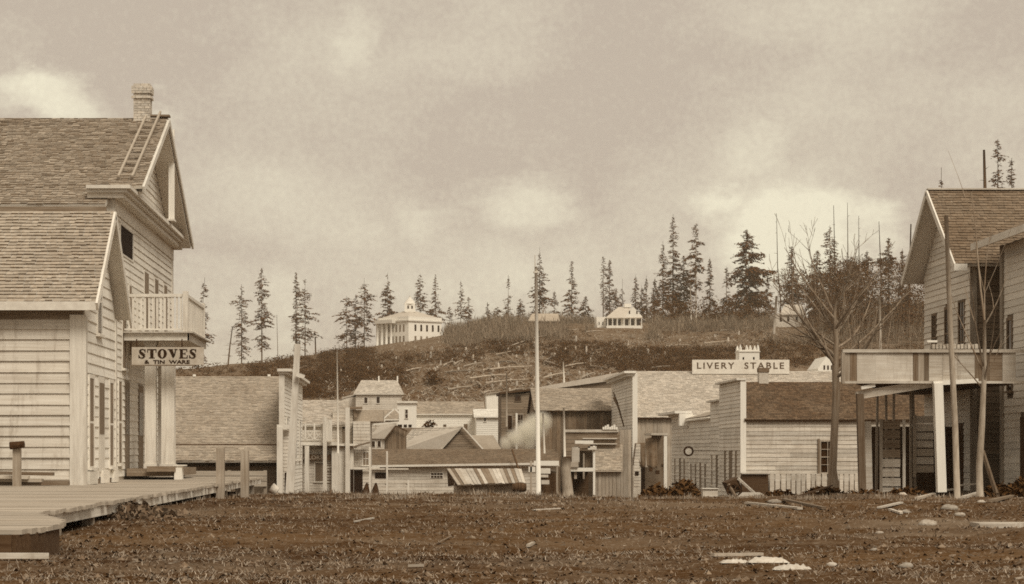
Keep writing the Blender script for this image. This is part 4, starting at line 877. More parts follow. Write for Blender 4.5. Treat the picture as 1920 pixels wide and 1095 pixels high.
# F2..F4
def row(name, label, u0, u1, vt, wallm='grey_y', ops=(), cop=True, roof=None):
    ya, yb = yx(u0) + .05, yx(u1); T = thing(name, (XR + 2, ya, -2.8), label, 'shop'); zt = vz(vt, ya)
    wl = MB().box(XR + .05, XR + 9, ya, yb, -3.6, zt).build('wall', wallm, T)
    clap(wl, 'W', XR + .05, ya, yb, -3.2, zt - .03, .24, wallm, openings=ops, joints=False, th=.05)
    for (a_, b_, c, d, k) in ops:
        if k: piece('board', 'door', 'shutter', wl, 'W', XR + .05, a_, b_, c, d, .03)
        else: window(T, 'W', XR + .05, a_ + .07, b_ - .07, c + .1, d - .06, 1, 2, frame='grey_y', pane='shutter', fw=.07, po=.035)
    if cop: MB().box(XR - .22, XR + .3, ya, yb, zt + .002, zt + .10).build('coping', 'brown_y', T)
    return T, ya, yb, zt
row('narrow_shop', 'narrow grey shop with low coping next to the false-front house', 1350, 1331, 752, ops=[(112.6, 113.4, -2.6, -.1, 1), (114.5, 115.1, -2.0, .0, 0)])
T3, ya, yb, zt = row('clapboard_shop', 'low clapboard shop behind the round hanging sign', 1331, 1291, 786, ops=[(117, 117.8, -2.4, -.6, 0), (119, 119.8, -2.8, -.5, 1), (121, 121.7, -2.3, -.6, 0), (123, 123.7, -2.3, -.6, 0)])
mb = MB(); mb.prism([(XR - .2, ya, zt + .12), (XR - .2, yb, zt + .12), (XR + 1.6, ya + 4, zt + .75), (XR + 4, ya, zt + .75)], (0, 0, .08)); fixn(mb.build('roof', 'sh_grey', T3))
T4, ya, yb, zt = row('bracketed_shop', 'grey shop with a pale moulded cornice at its corner', 1291, 1259, 778, ops=[(126, 126.8, -2.6, -.3, 0), (128, 128.9, -3, -.3, 1), (130.5, 131.2, -2.6, -.3, 0)])
mb = MB(); mb.box(XR - .6, XR + .2, ya - .1, ya + .5, zt - .7, zt + .25); mb.box(XR - .9, XR + .2, ya - .12, yb + .2, zt + .101, zt + .26); mb.build('cornice', 'cream', T4)
# round hanging sign
t = thing('round_sign', P(1291, 846, 112.5), 'round white hanging sign with a dark ring above the shop doors', 'sign'); c = P(1291, 846, 112.5)
MB().tube([c + Vector((0, -.03, 0)), c + Vector((0, .03, 0))], [.24, .24], 20).build('disc', 'cream', t); mb = MB()
for k in range(20):
    a0, a1 = 2 * math.pi * k / 20, 2 * math.pi * (k + 1.02) / 20; p = lambda a_, r: c + Vector((math.cos(a_) * r, -.05, math.sin(a_) * r)); mb.prism([p(a0, .20), p(a1, .20), p(a1, .30), p(a0, .30)], (0, .1, 0))
fixn(mb.build('ring', 'iron', t)); MB().beam(c + Vector((.28, 0, .05)), Vector((XR + .1, 112.8, c.z + .05)), .022, .022).build('bracket', 'iron', t)
# awning shop by the barn
aw = thing('awning_shop', (17.2, 138, -3.3), 'small porch with a white post and drooping dark canvas awnings', 'porch'); Y = 138.
MB().box(ux(1245, Y), ux(1251, Y), Y, Y + .22, -3.7, vz(815, Y)).build('porch_post', 'cream', aw)
MB().box(ux(1221, Y), ux(1252, Y), Y - .05, Y + 4, vz(816, Y), vz(812, Y)).build('porch_roof', 'grey_x', aw)
MB().box(ux(1232, Y), ux(1262, Y), Y + 3, Y + 3.2, -3.7, vz(816, Y)).build('back_wall', 'brown_z', aw)
MB().box(ux(1251, Y), ux(1261, Y), Y + 2.9, Y + 3, vz(873, Y), vz(870, Y)).build('ledge', 'dark_wood', aw)
def cloth(name, q, parent, n=10):
    mb = MB(); a, b, c, d = q
    for j in range(n + 1):
        for i in range(n + 1):
            s, t_ = i / n, j / n; p = a.lerp(b, s).lerp(d.lerp(c, s), t_); p.y += .10 * math.sin(s * 9) * t_; p.z -= .12 * math.sin(math.pi * s) * t_; mb.v.append(tuple(p))
    mb.f = [(j * (n + 1) + i, j * (n + 1) + i + 1, (j + 1) * (n + 1) + i + 1, (j + 1) * (n + 1) + i) for j in range(n) for i in range(n)]
    o = mb.build(name, 'canvas', parent, smooth=True); md = o.modifiers.new('thick', 'SOLIDIFY'); md.thickness = .03; return o
cloth('awning', (P(1210, 823, Y + 1), P(1232, 818, Y + .5), P(1233, 876, Y - .3), P(1213, 874, Y)), aw)
cloth('awning', (P(1190, 831, Y), P(1210, 830, Y), P(1211, 872, Y - .3), P(1201, 874, Y - .3)), aw)
MB().box(ux(1201, Y), ux(1210, Y), Y + .2, Y + .3, -3.7, vz(872, Y)).build('doorway', 'void', aw)
mb = MB(); mb.prism([P(1187, 872, Y - .2), P(1200, 872, Y - .2), P(1198, 832, Y - .2), P(1192, 832, Y - .2)], (0, .8, 0)); sb = fixn(mb.build('sign_box', 'grey_x', aw))
clap(sb, 'S', Y - .2, ux(1188, Y), ux(1200, Y), vz(912, Y), vz(834, Y), .22, 'grey_x', joints=False); piece('board', 'peep_window', 'void', sb, 'S', Y - .25, ux(1190, Y), ux(1197, Y), vz(891, Y), vz(884, Y), .02)
MB().box(ux(1187, Y), ux(1201, Y), Y - .2, Y + .6, -3.7, vz(872.2, Y)).build('sign_box_base', 'grey_x', aw)
MB().box(ux(1213, Y), ux(1243, Y), Y + 1.5, Y + 1.7, -3.7, vz(876, Y)).build('counter_front', 'brown_x', aw)
MB().beam(P(1187, 873, Y - .25), P(1192, 832, Y - .25), .05, .05).build('trim_strip', 'dark_wood', sb)
for k, (u, v, w_) in enumerate(((1216, 877, 6), (1228, 882, 7))): MB().box(ux(u, Y), ux(u + w_, Y), Y - .5, Y - .2, vz(v + 7, Y), vz(v, Y)).build('hanging_pot', 'iron', aw)

# ------------------------------------------------------------------ sheds at the far end, left of the barn
Y = 172.0
S1 = thing('plank_stable', P(1090, 930, Y), 'grey-roofed plank building with a dark board wall left of the barn', 'barn'); x0, x1 = ux(1005, Y), ux(1163, Y)
yr = Y + 5; wl = body(S1, x0, x1, Y, Y + 10, -6, vz(771, Y), yr, vz(731, yr), 'brown_z')
vboards(wl, 'S', Y, x0, x1, -5.5, vz(771, Y), .36, 'brown_z')
rf = gable_roof(S1, x0 - .2, x1 - .1, Y - .5, Y + 10, vz(770, Y), yr, vz(728, yr), .12, 'sh_grey', under='dark_wood', course=.26, w=.32, only_near=True)
S2 = thing('sloping_roof_building', P(1090, 760, 200), 'building whose pale roof edge slopes up towards the barn cornice', 'building'); Y2_ = 200.
mb = MB(); mb.prism([P(1005, 727, Y2_), P(1160, 698, Y2_), P(1160, 712, Y2_), P(1005, 733, Y2_)], (0, 8, 0)); fixn(mb.build('roof', 'sh_pale', S2))
MB().prism([P(1008, 733, Y2_ + .3), P(1160, 712, Y2_ + .3), P(1160, 860, Y2_ + .3), P(1008, 860, Y2_ + .3)], (0, 7, 0)).build('wall', 'brown_x', S2)
S3 = thing('shop_porch', P(1110, 930, 150), 'low shop with a long pale fascia and lean-to shingle roof', 'shop'); Y = 150.
mb = MB(); wl = MB().box(ux(1062, Y), ux(1166, Y), Y + 1.5, Y + 6, -4.4, vz(809, Y)).build('wall', 'brown_x', S3); clap(wl, 'S', Y + 1.5, ux(1062, Y), ux(1166, Y), -1, vz(810, Y), .3, 'brown_x', joints=False)
MB().box(ux(1060, Y), ux(1163, Y), Y + 1.3, Y + 1.48, vz(810, Y), vz(805, Y)).build('ledge', 'grey_x', S3)
for k in range(7): MB().box(ux(1133 + k * 4.1, Y), ux(1136.5 + k * 4.1, Y), Y + 1.2, Y + 1.4, vz(805, Y) + .002, vz(800 - (k % 3) * 2.2, Y)).build('white_bottle_crate', 'cream', S3)
for v in (821, 831): MB().box(ux(1095, Y), ux(1160, Y), Y + 1.1, Y + 1.4, vz(v + 2, Y), vz(v, Y)).build('fascia_rail', 'grey_x', S3)
rf = MB().prism([P(1110, 831, Y + 2.2), P(1167, 831, Y + 2.2), P(1167, 882, Y - 1.5), P(1110, 882, Y - 1.5)], (0, 0, -.1)).build('lean_to_roof', 'sh_grey', S3); fixn(rf)
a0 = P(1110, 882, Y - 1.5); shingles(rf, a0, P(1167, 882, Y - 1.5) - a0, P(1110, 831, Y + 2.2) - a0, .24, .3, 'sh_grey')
fw_ = MB().box(ux(1112, Y), ux(1168, Y), Y - 1.1, Y - 1.0, -4.6, vz(883, Y)).build('front_wall', 'brown_z', S3)
vboards(fw_, 'S', Y - 1.1, ux(1112, Y), ux(1170, Y), -4.6, vz(883, Y), .28, 'grey_z', gap=.03)
# tall board screen joining the barn
S4 = thing('board_screen', P(1175, 930, 152), 'tall grey board screen against the barn corner', 'fence'); vboards(S4, 'S', 152, ux(1163, 152), ux(1184, 152), -4.6, vz(806, 152), .3, 'grey_z', gap=.02)
# open workshop front in the middle of the street
Wk = thing('open_workshop', P(1090, 930, 120), 'open-fronted workshop with a pale beam over a dark doorway', 'workshop'); Y = 120.
MB().box(ux(1066, Y), ux(1113, Y), Y + 3.4, Y + 3.6, -3.4, vz(856, Y)).build('back_wall', 'dark_wood', Wk)
MB().box(ux(1066, Y), ux(1113, Y), Y + .2, Y + 3.4, vz(884, Y) - .02, vz(882, Y)).build('loft_floor', 'dark_wood', Wk)
for u in (1066, 1073): MB().box(ux(u, Y), ux(u + 1.8, Y), Y + .3, Y + 3.2, -3.2, vz(884, Y)).build('side_wall', 'dark_wood', Wk)
MB().box(ux(1066, Y), ux(1116, Y), Y - .05, Y + .14, vz(884, Y), vz(877, Y)).build('beam', 'cream', Wk)
for u, v, w_, m in ((1112, 836, 4, 'cream'), (1093, 850, 3, 'grey_z'), (1077, 836, 5, 'grey_z')): MB().box(ux(u, Y), ux(u + w_, Y), Y - .04 if u != 1077 else Y + .16, Y + .3, vz(928 if u == 1112 else 898, Y), vz(v, Y)).build('post', m, Wk)
MB().box(ux(1079, Y), ux(1112, Y), Y + .35, Y + .5, vz(877, Y), vz(845, Y)).build('upper_panel', 'brown_z', Wk)
for u0, u1, v0, v1, m in ((1078, 1112, 826, 832, 'cream'), (1084, 1106, 833, 840, 'brown_x'), (1102, 1118, 837, 843, 'trim'), (1072, 1086, 838, 866, 'grey_x'), (1068, 1084, 866, 876, 'deck')):
    MB().box(ux(u0, Y), ux(u1, Y), Y - .2, Y + .1 + .01 * (u0 % 7), vz(v1, Y), vz(v0, Y)).build('cornice_board', m, Wk)
# weathered trunks standing by the workshop
for u, vt, w0, w1, lb in ((1064, 858, .34, .26, 'thick pale tree stump standing before the workshop doorway'), (1041, 884, .26, .22, 'thinner brown stump beside the pale one at the workshop')):
    Yt = 112.; q = [P(u + du, lerp(934, vt, k / 4), Yt) for k, du in enumerate((2, 0, -2, -3, -1))]
    t = MB().tube(q, [lerp(w0, w1, k / 4) for k in range(5)], 9).build('tree_stump', 'pale_bark' if w0 > .3 else 'brown_z', smooth=True); tag(t, lb, 'stump')
pl = thing('white_gate_frame', P(1025, 928, 108), 'white beam and panels of a low gate beside the flagpole', 'gate'); Y = 108.
MB().box(ux(1001, Y), ux(1048, Y), Y, Y + .12, vz(873, Y), vz(864, Y)).build('top_beam', 'cream', pl)
for k, (u0, u1, v0, v1) in enumerate(((991, 1004, 875, 885), (1013, 1032, 878, 888), (1013, 1028, 890, 895), (1015, 1030, 900, 908))): MB().box(ux(u0, Y), ux(u1, Y), Y + .02, Y + .1, vz(v1, Y), vz(v0, Y)).build('panel', 'trim' if k < 2 else 'grey_x', pl)
for u in (994, 1043): MB().box(ux(u, Y), ux(u + 3.5, Y), Y + .02, Y + .14, -2.7, vz(864, Y)).build('post', 'grey_z', pl)
MB().box(ux(1012, Y), ux(1044, Y), Y + .5, Y + .6, -2.7, vz(888, Y)).build('back_panel', 'dark_wood', pl)
# masts and poles
def pole(name, label, cat, u0, v0, u1, v1, Y, r0, r1, mat='white_z'):
    t = MB().tube([P(u0, v0, Y), P(lerp(u0, u1, .5), lerp(v0, v1, .5), Y), P(u1, v1, Y)], [r0, (r0 + r1) / 2, r1], 8).build(name, mat, smooth=True); return tag(t, label, cat)
fp = thing('flagpole', P(1009, 928, 80), 'tall white flagpole in the middle of the street', 'flagpole')
MB().tube([P(1010, 932, 80), P(1007, 700, 80), P(1005, 500, 80)], [.10, .085, .065], 10).build('lower_mast', 'cream', fp, smooth=True)
MB().tube([P(1003.5, 520, 80), P(1003, 478, 80)], [.03, .018], 6).build('top_mast', 'white_z', fp)
MB().box(ux(1000, 80), ux(1010, 80), 79.9, 80.1, vz(512, 80), vz(509, 80)).build('crosstree', 'white_z', fp)
pole('mast', 'thin white pole standing before the plank building', 'pole', 1059, 860, 1057, 765, 140, .09, .07); pole('mast', 'very thin pole above the plank building roof', 'pole', 1058, 725, 1056, 678, 205, .10, .06)
pole('mast', 'thin pole rising over the pale shop roof beside the balcony shop', 'pole', 634, 850, 632, 655, 128, .07, .04); pole('mast', 'slim pole right of the flagpole before the smoke', 'pole', 1021, 850, 1018, 775, 138, .07, .05)
pole('mast', 'faint slim pole left of the flagpole before the dark house', 'pole', 950, 800, 950, 700, 205, .10, .06, 'grey_z')
lg = thing('forked_timber', P(1160, 800, 168), 'dark forked timber leaning on the grey front by the barn', 'timber'); MB().tube([P(1170, 800, 160), P(1157, 755, 160), P(1150, 735, 160)], [.06, .09, .05], 7).build('pole', 'brown_z', lg); MB().tube([P(1157, 760, 160), P(1151, 745, 159.7)], [.06, .10], 6).build('fork', 'brown_z', lg)

# ------------------------------------------------------------------ right house with gallery
XH, YH0, YH1, YHR = 18.0, 61.6, 67.2, 64.4; ZHE, ZHR = 6.15, 8.82
H1 = thing('gabled_house', (XH + 4, YH0, -1.1), 'tall weathered house with a steep gable facing the street at the right', 'house')
wl = body(H1, XH, 34, YH0, YH1, -1.4, ZHE, YHR, ZHR - .12, 'brown_x')
def gh(z): k = min(max((z - ZHE) / (ZHR - ZHE), 0), 1); return (lerp(YH0, YHR, k), lerp(YH1, YHR, k))
op = [(62.25, 63.0, 3.1, 5.0), (63.9, 64.6, 3.1, 4.9), (65.6, 66.2, 3.1, 4.8), (62.4, 63.5, -1.2, 1.0), (64.6, 65.6, -1.2, 1.0)]
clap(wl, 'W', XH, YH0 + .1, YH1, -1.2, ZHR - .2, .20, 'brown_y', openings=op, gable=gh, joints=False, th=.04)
clap(wl, 'S', YH0, XH + .1, 24, -1.2, ZHE - .1, .20, 'brown_x')
for k, o in enumerate(op):
    if k < 3: window(H1, 'W', XH, o[0] + .08, o[1] - .08, o[2] + .1, o[3] - .08, 2, 4, frame='brown_z', pane='glass')
    else: piece('board', 'door', 'dark_wood', wl, 'W', XH, o[0], o[1], o[2], o[3], .03)
MB().box(XH - .06, XH + .16, YH0 - .06, YH0 - .002, -1.4, ZHE).build('corner_board', 'grey_z', H1)
rf = gable_roof(H1, XH - .68, 36, YH0 - .5, YH1 + .45, ZHE - .12, YHR, ZHR, .10, 'sh_brown', under='brown_y', course=.16, w=.2, only_near=True)
for y, s in ((YH0 - .5, 1), (YH1 + .45, -1)): mb = MB(); mb.beam((XH - .70, y, ZHE - .2), (XH - .70, YHR, ZHR - .08), .05, .2, up=(0, -s * (ZHR - ZHE), abs(YHR - y))); mb.build('bargeboard', 'grey_y', rf)
MB().box(XH - .68, 36, YHR - .12, YHR + .12, ZHR + .01, ZHR + .06).build('ridge_board', 'grey_x', rf)
MB().box(XH - .72, XH - .3, YH0 - .56, YH0 - .46, ZHE - .34, ZHE - .12).build('eave_end', 'cream', rf)
H2 = thing('shaded_house', (XH + 4, 48, -1.1), 'dark clapboard house at the right edge nearest the camera', 'house')
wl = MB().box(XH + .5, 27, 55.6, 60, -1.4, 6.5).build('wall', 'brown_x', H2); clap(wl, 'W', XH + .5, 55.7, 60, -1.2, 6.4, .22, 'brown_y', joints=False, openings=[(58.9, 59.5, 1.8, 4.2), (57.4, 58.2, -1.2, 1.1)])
window(H2, 'W', XH + .5, 59.0, 59.4, 1.95, 4.1, 1, 2, frame='brown_z'); piece('board', 'door', 'dark_wood', wl, 'W', XH + .5, 57.4, 58.2, -1.2, 1.1, .03)
MB().box(XH + .42, XH + .498, 59.8, 60.05, -1.3, 6.5).build('corner_board', 'grey_z', H2)
rf = MB().prism([(XH - .3, 55.2, 6.45), (XH - .3, 60.5, 6.45), (24, 60.5, 9.2), (24, 55.2, 9.2)], (0, 0, .12)).build('roof', 'sh_brown', H2); fixn(rf)
MB().box(XH - .36, XH - .302, 55.2, 60.5, 6.38, 6.6).build('fascia', 'grey_y', rf)
GY_ = 57.0
GA = thing('gallery', (15.5, GY_, -1.1), 'board gallery parapet on posts projecting from the gabled house', 'gallery')
def gu(u): return ux(u, GY_)
def gv(v): return vz(v, GY_)
fr = MB().box(gu(1580), 18.45, GY_ - .04, GY_ + .12, gv(661), gv(655)).build('top_rail', 'grey_x', GA)
MB().box(gu(1578), gu(1584), GY_ - .03, GY_ + .1, gv(719), gv(661.2)).build('end_post', 'grey_z', GA)
MB().box(gu(1584.2), 18.45, GY_ - .02, GY_ + .1, gv(719), gv(714.5)).build('bottom_rail', 'grey_x', GA)
for u0, u1, m in ((1584.5, 1594, 'grey_z'), (1594.3, 1607, 'brown_z'), (1607.3, 1642, 'white_x'), (1642.2, 1676, 'white_x'), (1676.2, 1712, 'white_x'), (1712.3, 1722, 'brown_z'), (1722.3, 1733, 'grey_z'), (1733.3, 1742, 'brown_z'), (1742.3, 1768, 'grey_x'), (1768.3, 1796, 'grey_x'), (1796.3, 1828, 'grey_x'), (1828.3, 1856, 'brown_z'), (1856.3, 1880, 'brown_x'), (1880.3, 1905, 'grey_x')):
    MB().box(gu(u0), gu(u1), GY_ + .02 + RNG.uniform(0, .012), GY_ + .06, gv(714.2), gv(661.2)).build('parapet_board', m, GA)
fixn(MB().prism([(gu(1612), GY_ + .4, gv(720)), (18.0, GY_ + .4, gv(720)), (18.0, 67.5, gv(720)), (17.2, 67.5, gv(720))], (0, 0, .06)).build('deck', 'dark_wood', GA))
mb = MB(); mb.beam((gu(1610), GY_ + .3, gv(741)), (gu(1752), GY_ + .3, gv(718)), .2, .24); mb.build('slanting_beam', 'grey_x', GA)
mb = MB(); mb.beam((gu(1616), GY_ + .1, gv(727)), (gu(1642), GY_ + .1, gv(722)), .1, .1); mb.build('bracket', 'cream', GA)
MB().beam((gu(1748), GY_ - .08, gv(719)), (gu(1832), GY_ - .08, gv(714)), .12, .13).build('lintel', 'cream', GA)
mb = MB(); mb.beam((gu(1763), GY_ - .12, -1.15), (gu(1756), GY_ - .12, gv(719)), .26, .22); mb.build('white_post', 'cream', GA)
mb = MB(); mb.beam((gu(1620), GY_ + .2, -1.2), (gu(1615), GY_ + .2, gv(738)), .2, .18); mb.build('dark_post', 'brown_z', GA)
for u in (1643, 1663, 1674, 1708, 1716): mb = MB(); mb.beam((ux(u, 61), 61, -1.2), (ux(u, 61) + RNG.uniform(-.1, .1), 61, gv(722) + .1), .07, .07); mb.build('thin_post', 'grey_z', GA)
# merchandise on the gallery
t = thing('rail_of_jars', (gu(1790), GY_ + .4, gv(655)), 'pale scalloped trim standing along the gallery rail', 'trim')
MB().box(gu(1750), gu(1840), GY_ + .3, GY_ + .36, gv(653), gv(646)).build('rail', 'grey_x', t)
for k in range(13): MB().box(gu(1752 + k * 6.7), gu(1757 + k * 6.7), GY_ + .22, GY_ + .3, gv(653), gv(644 + (k % 2))).build('picket', 'grey_x', t)
MB().box(gu(1743), gu(1762), GY_ + .25, GY_ + .4, gv(641), gv(637)).build('cap', 'cream', t)
# board gates below the gallery
def gate(name, label, u0, u1, v0, v1, Y, n, mats, uprights=True):
    T = thing(name, P((u0 + u1) / 2, v1, Y), label, 'gate')
    for k in range(n):
        a, b = lerp(v0, v1, k / n), lerp(v0, v1, (k + .86) / n); MB().box(ux(u0 + RNG.uniform(-1.5, 1.5), Y), ux(u1 + RNG.uniform(-1, 1), Y), Y, Y + .05, vz(b, Y), vz(a, Y)).build('board', RNG.choice(mats), T)
    if uprights:
        for u in (u0 - 2, u1 + 4): MB().box(ux(u, Y), ux(u + 5, Y), Y - .06, Y - .005, vz(v1 + 6, Y), vz(v0 - 2, Y)).build('upright', RNG.choice(('grey_z', 'white_z')), T)
    return T
gate('board_gate', 'tall weathered gate of stacked horizontal boards under the gallery', 1651, 1688, 789, 932, 59.0, 8, ('grey_x', 'brown_x', 'grey_x'))
gate('slatted_hoarding', 'pale slatted boards between the tall gate and the white post', 1714, 1750, 780, 888, 60.5, 7, ('grey_x', 'deck', 'white_x'))
t = thing('door_leaf', P(1633, 925, 58.6), 'pale narrow plank leaning between the dark post and the tall gate', 'plank'); mb = MB(); mb.beam(P(1630, 925, 58.6), P(1627, 790, 58.6), .2, .05); mb.build('plank', 'grey_x', t)
t = thing('dark_boarding', P(1700, 925, 63.5), 'dark boarded back of the porch beneath the gallery', 'fence'); vboards(t, 'S', 63.5, ux(1634, 63.5), ux(1815, 63.5), -1.4, vz(800, 63.5), .28, 'dark_wood', gap=.005)
t = thing('leaning_brace', P(1860, 930, 52), 'dark timber leaning against the sapling at the right', 'timber'); mb = MB(); mb.beam(P(1868, 925, 52), P(1842, 845, 52.3), .10, .08); mb.build('timber', 'brown_z', t)
# sapling pole and sapling
t = thing('bare_pole', P(1794, 938, 50), 'slender peeled pole standing before the gabled house', 'pole'); MB().tube([P(1795, 942, 50), P(1791, 800, 50), P(1783, 640, 50), P(1774, 404, 50)], [.085, .08, .07, .055], 8).build('shaft', 'pale_bark', t, smooth=True)
def branchy(mb, p, d, L, r, depth, spread=.5, seg=4, up=.12, n=(2, 4)):
    pts = [Vector(p)]; rs = [r]; d = Vector(d).normalized()
    for k in range(seg):
        d = (d + Vector((RNG.uniform(-1, 1), RNG.uniform(-1, 1), RNG.uniform(-.3, 1) * up * 4)) * .09).normalized(); pts.append(pts[-1] + d * (L / seg)); rs.append(r * (1 - .75 * (k + 1) / seg))
    mb.tube(pts, rs, 5 if r > .02 else 3, cap=False)
    if depth:
        for _ in range(RNG.randint(*n)):
            i = RNG.randint(1, seg - 1); q = pts[i].lerp(pts[i + 1], RNG.random()); a = RNG.uniform(0, 2 * math.pi); e = Vector((math.cos(a), math.sin(a), .25)).normalized()
            branchy(mb, q, (d + e * spread).normalized(), L * RNG.uniform(.35, .65), max(rs[i] * .6, .006), depth - 1, spread, 3, up, (1, 3))
sp = thing('sapling', P(1840, 940, 51), 'pale bare sapling with thin upright branches at the right', 'tree')
MB().tube([P(1838, 946, 51), P(1836, 880, 51), P(1841, 800, 51), P(1846, 690, 51), P(1846, 600, 51)], [.10, .09, .085, .06, .04], 8).build('trunk', 'pale_bark', sp, smooth=True)
mb = MB()
for u, v, uu, vv, r in ((1846, 600, 1822, 360, .035), (1845, 690, 1800, 520, .03), (1845, 720, 1880, 590, .03), (1846, 650, 1855, 430, .03), (1845, 700, 1765, 560, .025), (1846, 610, 1890, 520, .025), (1844, 730, 1775, 640, .022), (1845, 715, 1885, 640, .02)):
    a, b = P(u, v, 51), P(uu, vv, 51 + RNG.uniform(-1, 1)); branchy(mb, a, b - a, (b - a).length, r, 1, .35, 4, .05)
mb.build('branches', 'twig_bark', sp)
# big bare street tree
bt = thing('bare_street_tree', P(1563, 925, 72), 'bare leafless tree with a fan of branches before the clapboard wall', 'tree'); Yb = 72.
MB().tube([P(1563, 932, Yb), P(1561, 880, Yb), P(1565, 800, Yb), P(1568, 740, Yb), P(1566, 690, Yb), P(1568, 640, Yb), P(1565, 590, Yb), P(1569, 540, Yb)], [.28, .155, .138, .145, .125, .10, .065, .03], 10).build('trunk', 'twig_bark', bt, smooth=True)
mb = MB()
def limb(p, d, L, r, bend, depth, seg=7):
    pts = [Vector(p)]; rs = [r]; d = Vector(d).normalized()
    for k in range(seg):
        d = (d + Vector((RNG.uniform(-1, 1), RNG.uniform(-1, 1), RNG.uniform(-.6, .6))) * .13 + Vector((0, 0, bend))).normalized(); pts.append(pts[-1] + d * L / seg * RNG.uniform(.8, 1.2)); rs.append(max(r * (1 - .82 * (k + 1) / seg), .006))
    mb.tube(pts, rs, 6 if r > .03 else 4, cap=False)
    if depth:
        for _ in range(RNG.randint(4, 6) if depth == 2 else RNG.randint(2, 4)):
            i = RNG.randint(1, seg - 1); q = pts[i].lerp(pts[i + 1], RNG.random()); ax_ = (pts[i + 1] - pts[i]).normalized(); sd = ax_.cross(Vector((RNG.uniform(-1, 1), RNG.uniform(-1, 1), RNG.uniform(-1, 1)))).normalized()
            limb(q, ax_ * .8 + sd * RNG.uniform(.35, .8) + Vector((0, 0, .15)), L * RNG.uniform(.3, .6) * (1 - .35 * i / seg), max(rs[i] * .6, .007), .03, depth - 1, 5)
for k in range(19):
    t = k / 18; v0 = lerp(705, 575, t) + RNG.uniform(-12, 12); s_ = P(1566.5 + RNG.uniform(-2, 2), v0, Yb); side = (-1 if k % 2 else 1); az = RNG.uniform(-.9, .9); out = RNG.uniform(.6, .95) * (1 - .45 * t)
    limb(s_, (side * math.cos(az) * out, math.sin(az) * out, RNG.uniform(.35, .75)), RNG.uniform(3.0, 4.2) * (1 - .25 * t), lerp(.070, .042, t), RNG.uniform(.03, .10), 2)
mb.build('branches', 'twig_bark', bt)

# ------------------------------------------------------------------ buildings on the hill
def hill_y(u, v): return hill(u, v).y
U = thing('columned_hall', P(765, 640, 690), 'white hall with tall columns and a cupola on the hilltop', 'hall'); Yu = 686.
xa, ya = ux(709, Yu + 6), Yu + 9; xc, yc = ux(766, Yu), Yu; xd, yd = ux(828, Yu + 5), Yu + 8
zb = ground0(xc, yc) - 4; zt = vz(602, Yu); zp = vz(593, Yu)
A_, C_, D_ = Vector((xa, ya, 0)), Vector((xc, yc, 0)), Vector((xd, yd, 0)); Bk = A_ + (D_ - C_)
def ring(z, grow=0.0):
    m = (A_ + D_) / 2; return [Vector((p.x, p.y, z)) + (p - m).normalized() * grow for p in (A_, C_, D_, Bk)]
def slab(mb, z0, z1, grow): a = ring(z0, grow); mb.prism(a, (0, 0, z1 - z0)); return mb
wl = fixn(slab(MB(), zb, zt, 0).build('wall', 'cream', U)); fixn(slab(MB(), zt + .01, zt + .5, .7).build('cornice', 'trim', U)); fixn(slab(MB(), zt + .51, zp, .15).build('parapet', 'cream', U))
m = (A_ + D_) / 2; r0 = ring(zp, -1.0); ap = [Vector((m.x, m.y, zp + 2.4)) + (Vector((p.x, p.y, 0)) - m) * .22 for p in r0]; mb = MB(); mb.add(r0 + ap, [(0, 1, 5, 4), (1, 2, 6, 5), (2, 3, 7, 6), (3, 0, 4, 7), (4, 5, 6, 7)]); mb.build('roof', 'sh_pale', U)
cw = 1.9; cp = MB().box(m.x - cw, m.x + cw, m.y - cw, m.y + cw, zp + 2.0, vz(570, Yu + 8)).build('cupola', 'cream', U)
zc = vz(570, Yu + 8); MB().tube([(m.x, m.y, zc), (m.x, m.y, zc + .2), (m.x, m.y, zc + 1.2), (m.x, m.y, zc + 2.0), (m.x, m.y, zc + 3.0)], [2.4, 2.0, 1.5, .6, .08], 10).build('dome', 'trim', cp, smooth=True)
for k in (-.9, .5): piece('board', 'cupola_window', 'glass', cp, 'S', m.y - cw - .01, m.x + k, m.x + k + .6, zc - 1.8, zc - .7, .03)
def onface(P0, P1, t, z, o): d = (P1 - P0); n = Vector((d.y, -d.x, 0)).normalized(); return P0.lerp(P1, t) + n * o + Vector((0, 0, z))
for k in range(5):
    t = .18 + .175 * k
    for z0, z1 in ((zt - 3.4, zt - 1.1), (zt - 7.6, zt - 5.2)):
        a, b = onface(C_, D_, t, 0, .05), onface(C_, D_, t + .055, 0, .05); mb = MB(); mb.prism([(a.x, a.y, z0), (b.x, b.y, z0), (b.x, b.y, z1), (a.x, a.y, z1)], (0, -.05, 0)); fixn(mb.build('window', 'glass' if z0 > zt - 5 else 'shutter', U))
for k in range(7):
    t = .10 + .12 * k
    for z0, z1 in ((zt - 3.6, zt - 1.1), (zt - 7.8, zt - 5.2)):
        a, b = onface(A_, C_, t, 0, .05), onface(A_, C_, t + .05, 0, .05); mb = MB(); mb.prism([(a.x, a.y, z0), (b.x, b.y, z0), (b.x, b.y, z1), (a.x, a.y, z1)], (0, -.05, 0)); fixn(mb.build('window', 'shutter', U))
for k in range(4): q = onface(A_, C_, .08 + .15 * k, 0, 1.8); MB().tube([(q.x, q.y, zb), (q.x, q.y, zt)], [.55, .48], 10).build('column', 'cream', U, smooth=True)
a, b = onface(A_, C_, .02, 0, 0), onface(A_, C_, .60, 0, 0); n_ = Vector(((C_ - A_).y, -(C_ - A_).x, 0)).normalized() * 2.5
fixn(MB().prism([a + Vector((0, 0, zt - .6)), b + Vector((0, 0, zt - .6)), b + n_ + Vector((0, 0, zt - .6)), a + n_ + Vector((0, 0, zt - .6))], (0, 0, 1.3)).build('portico_roof', 'trim', U))
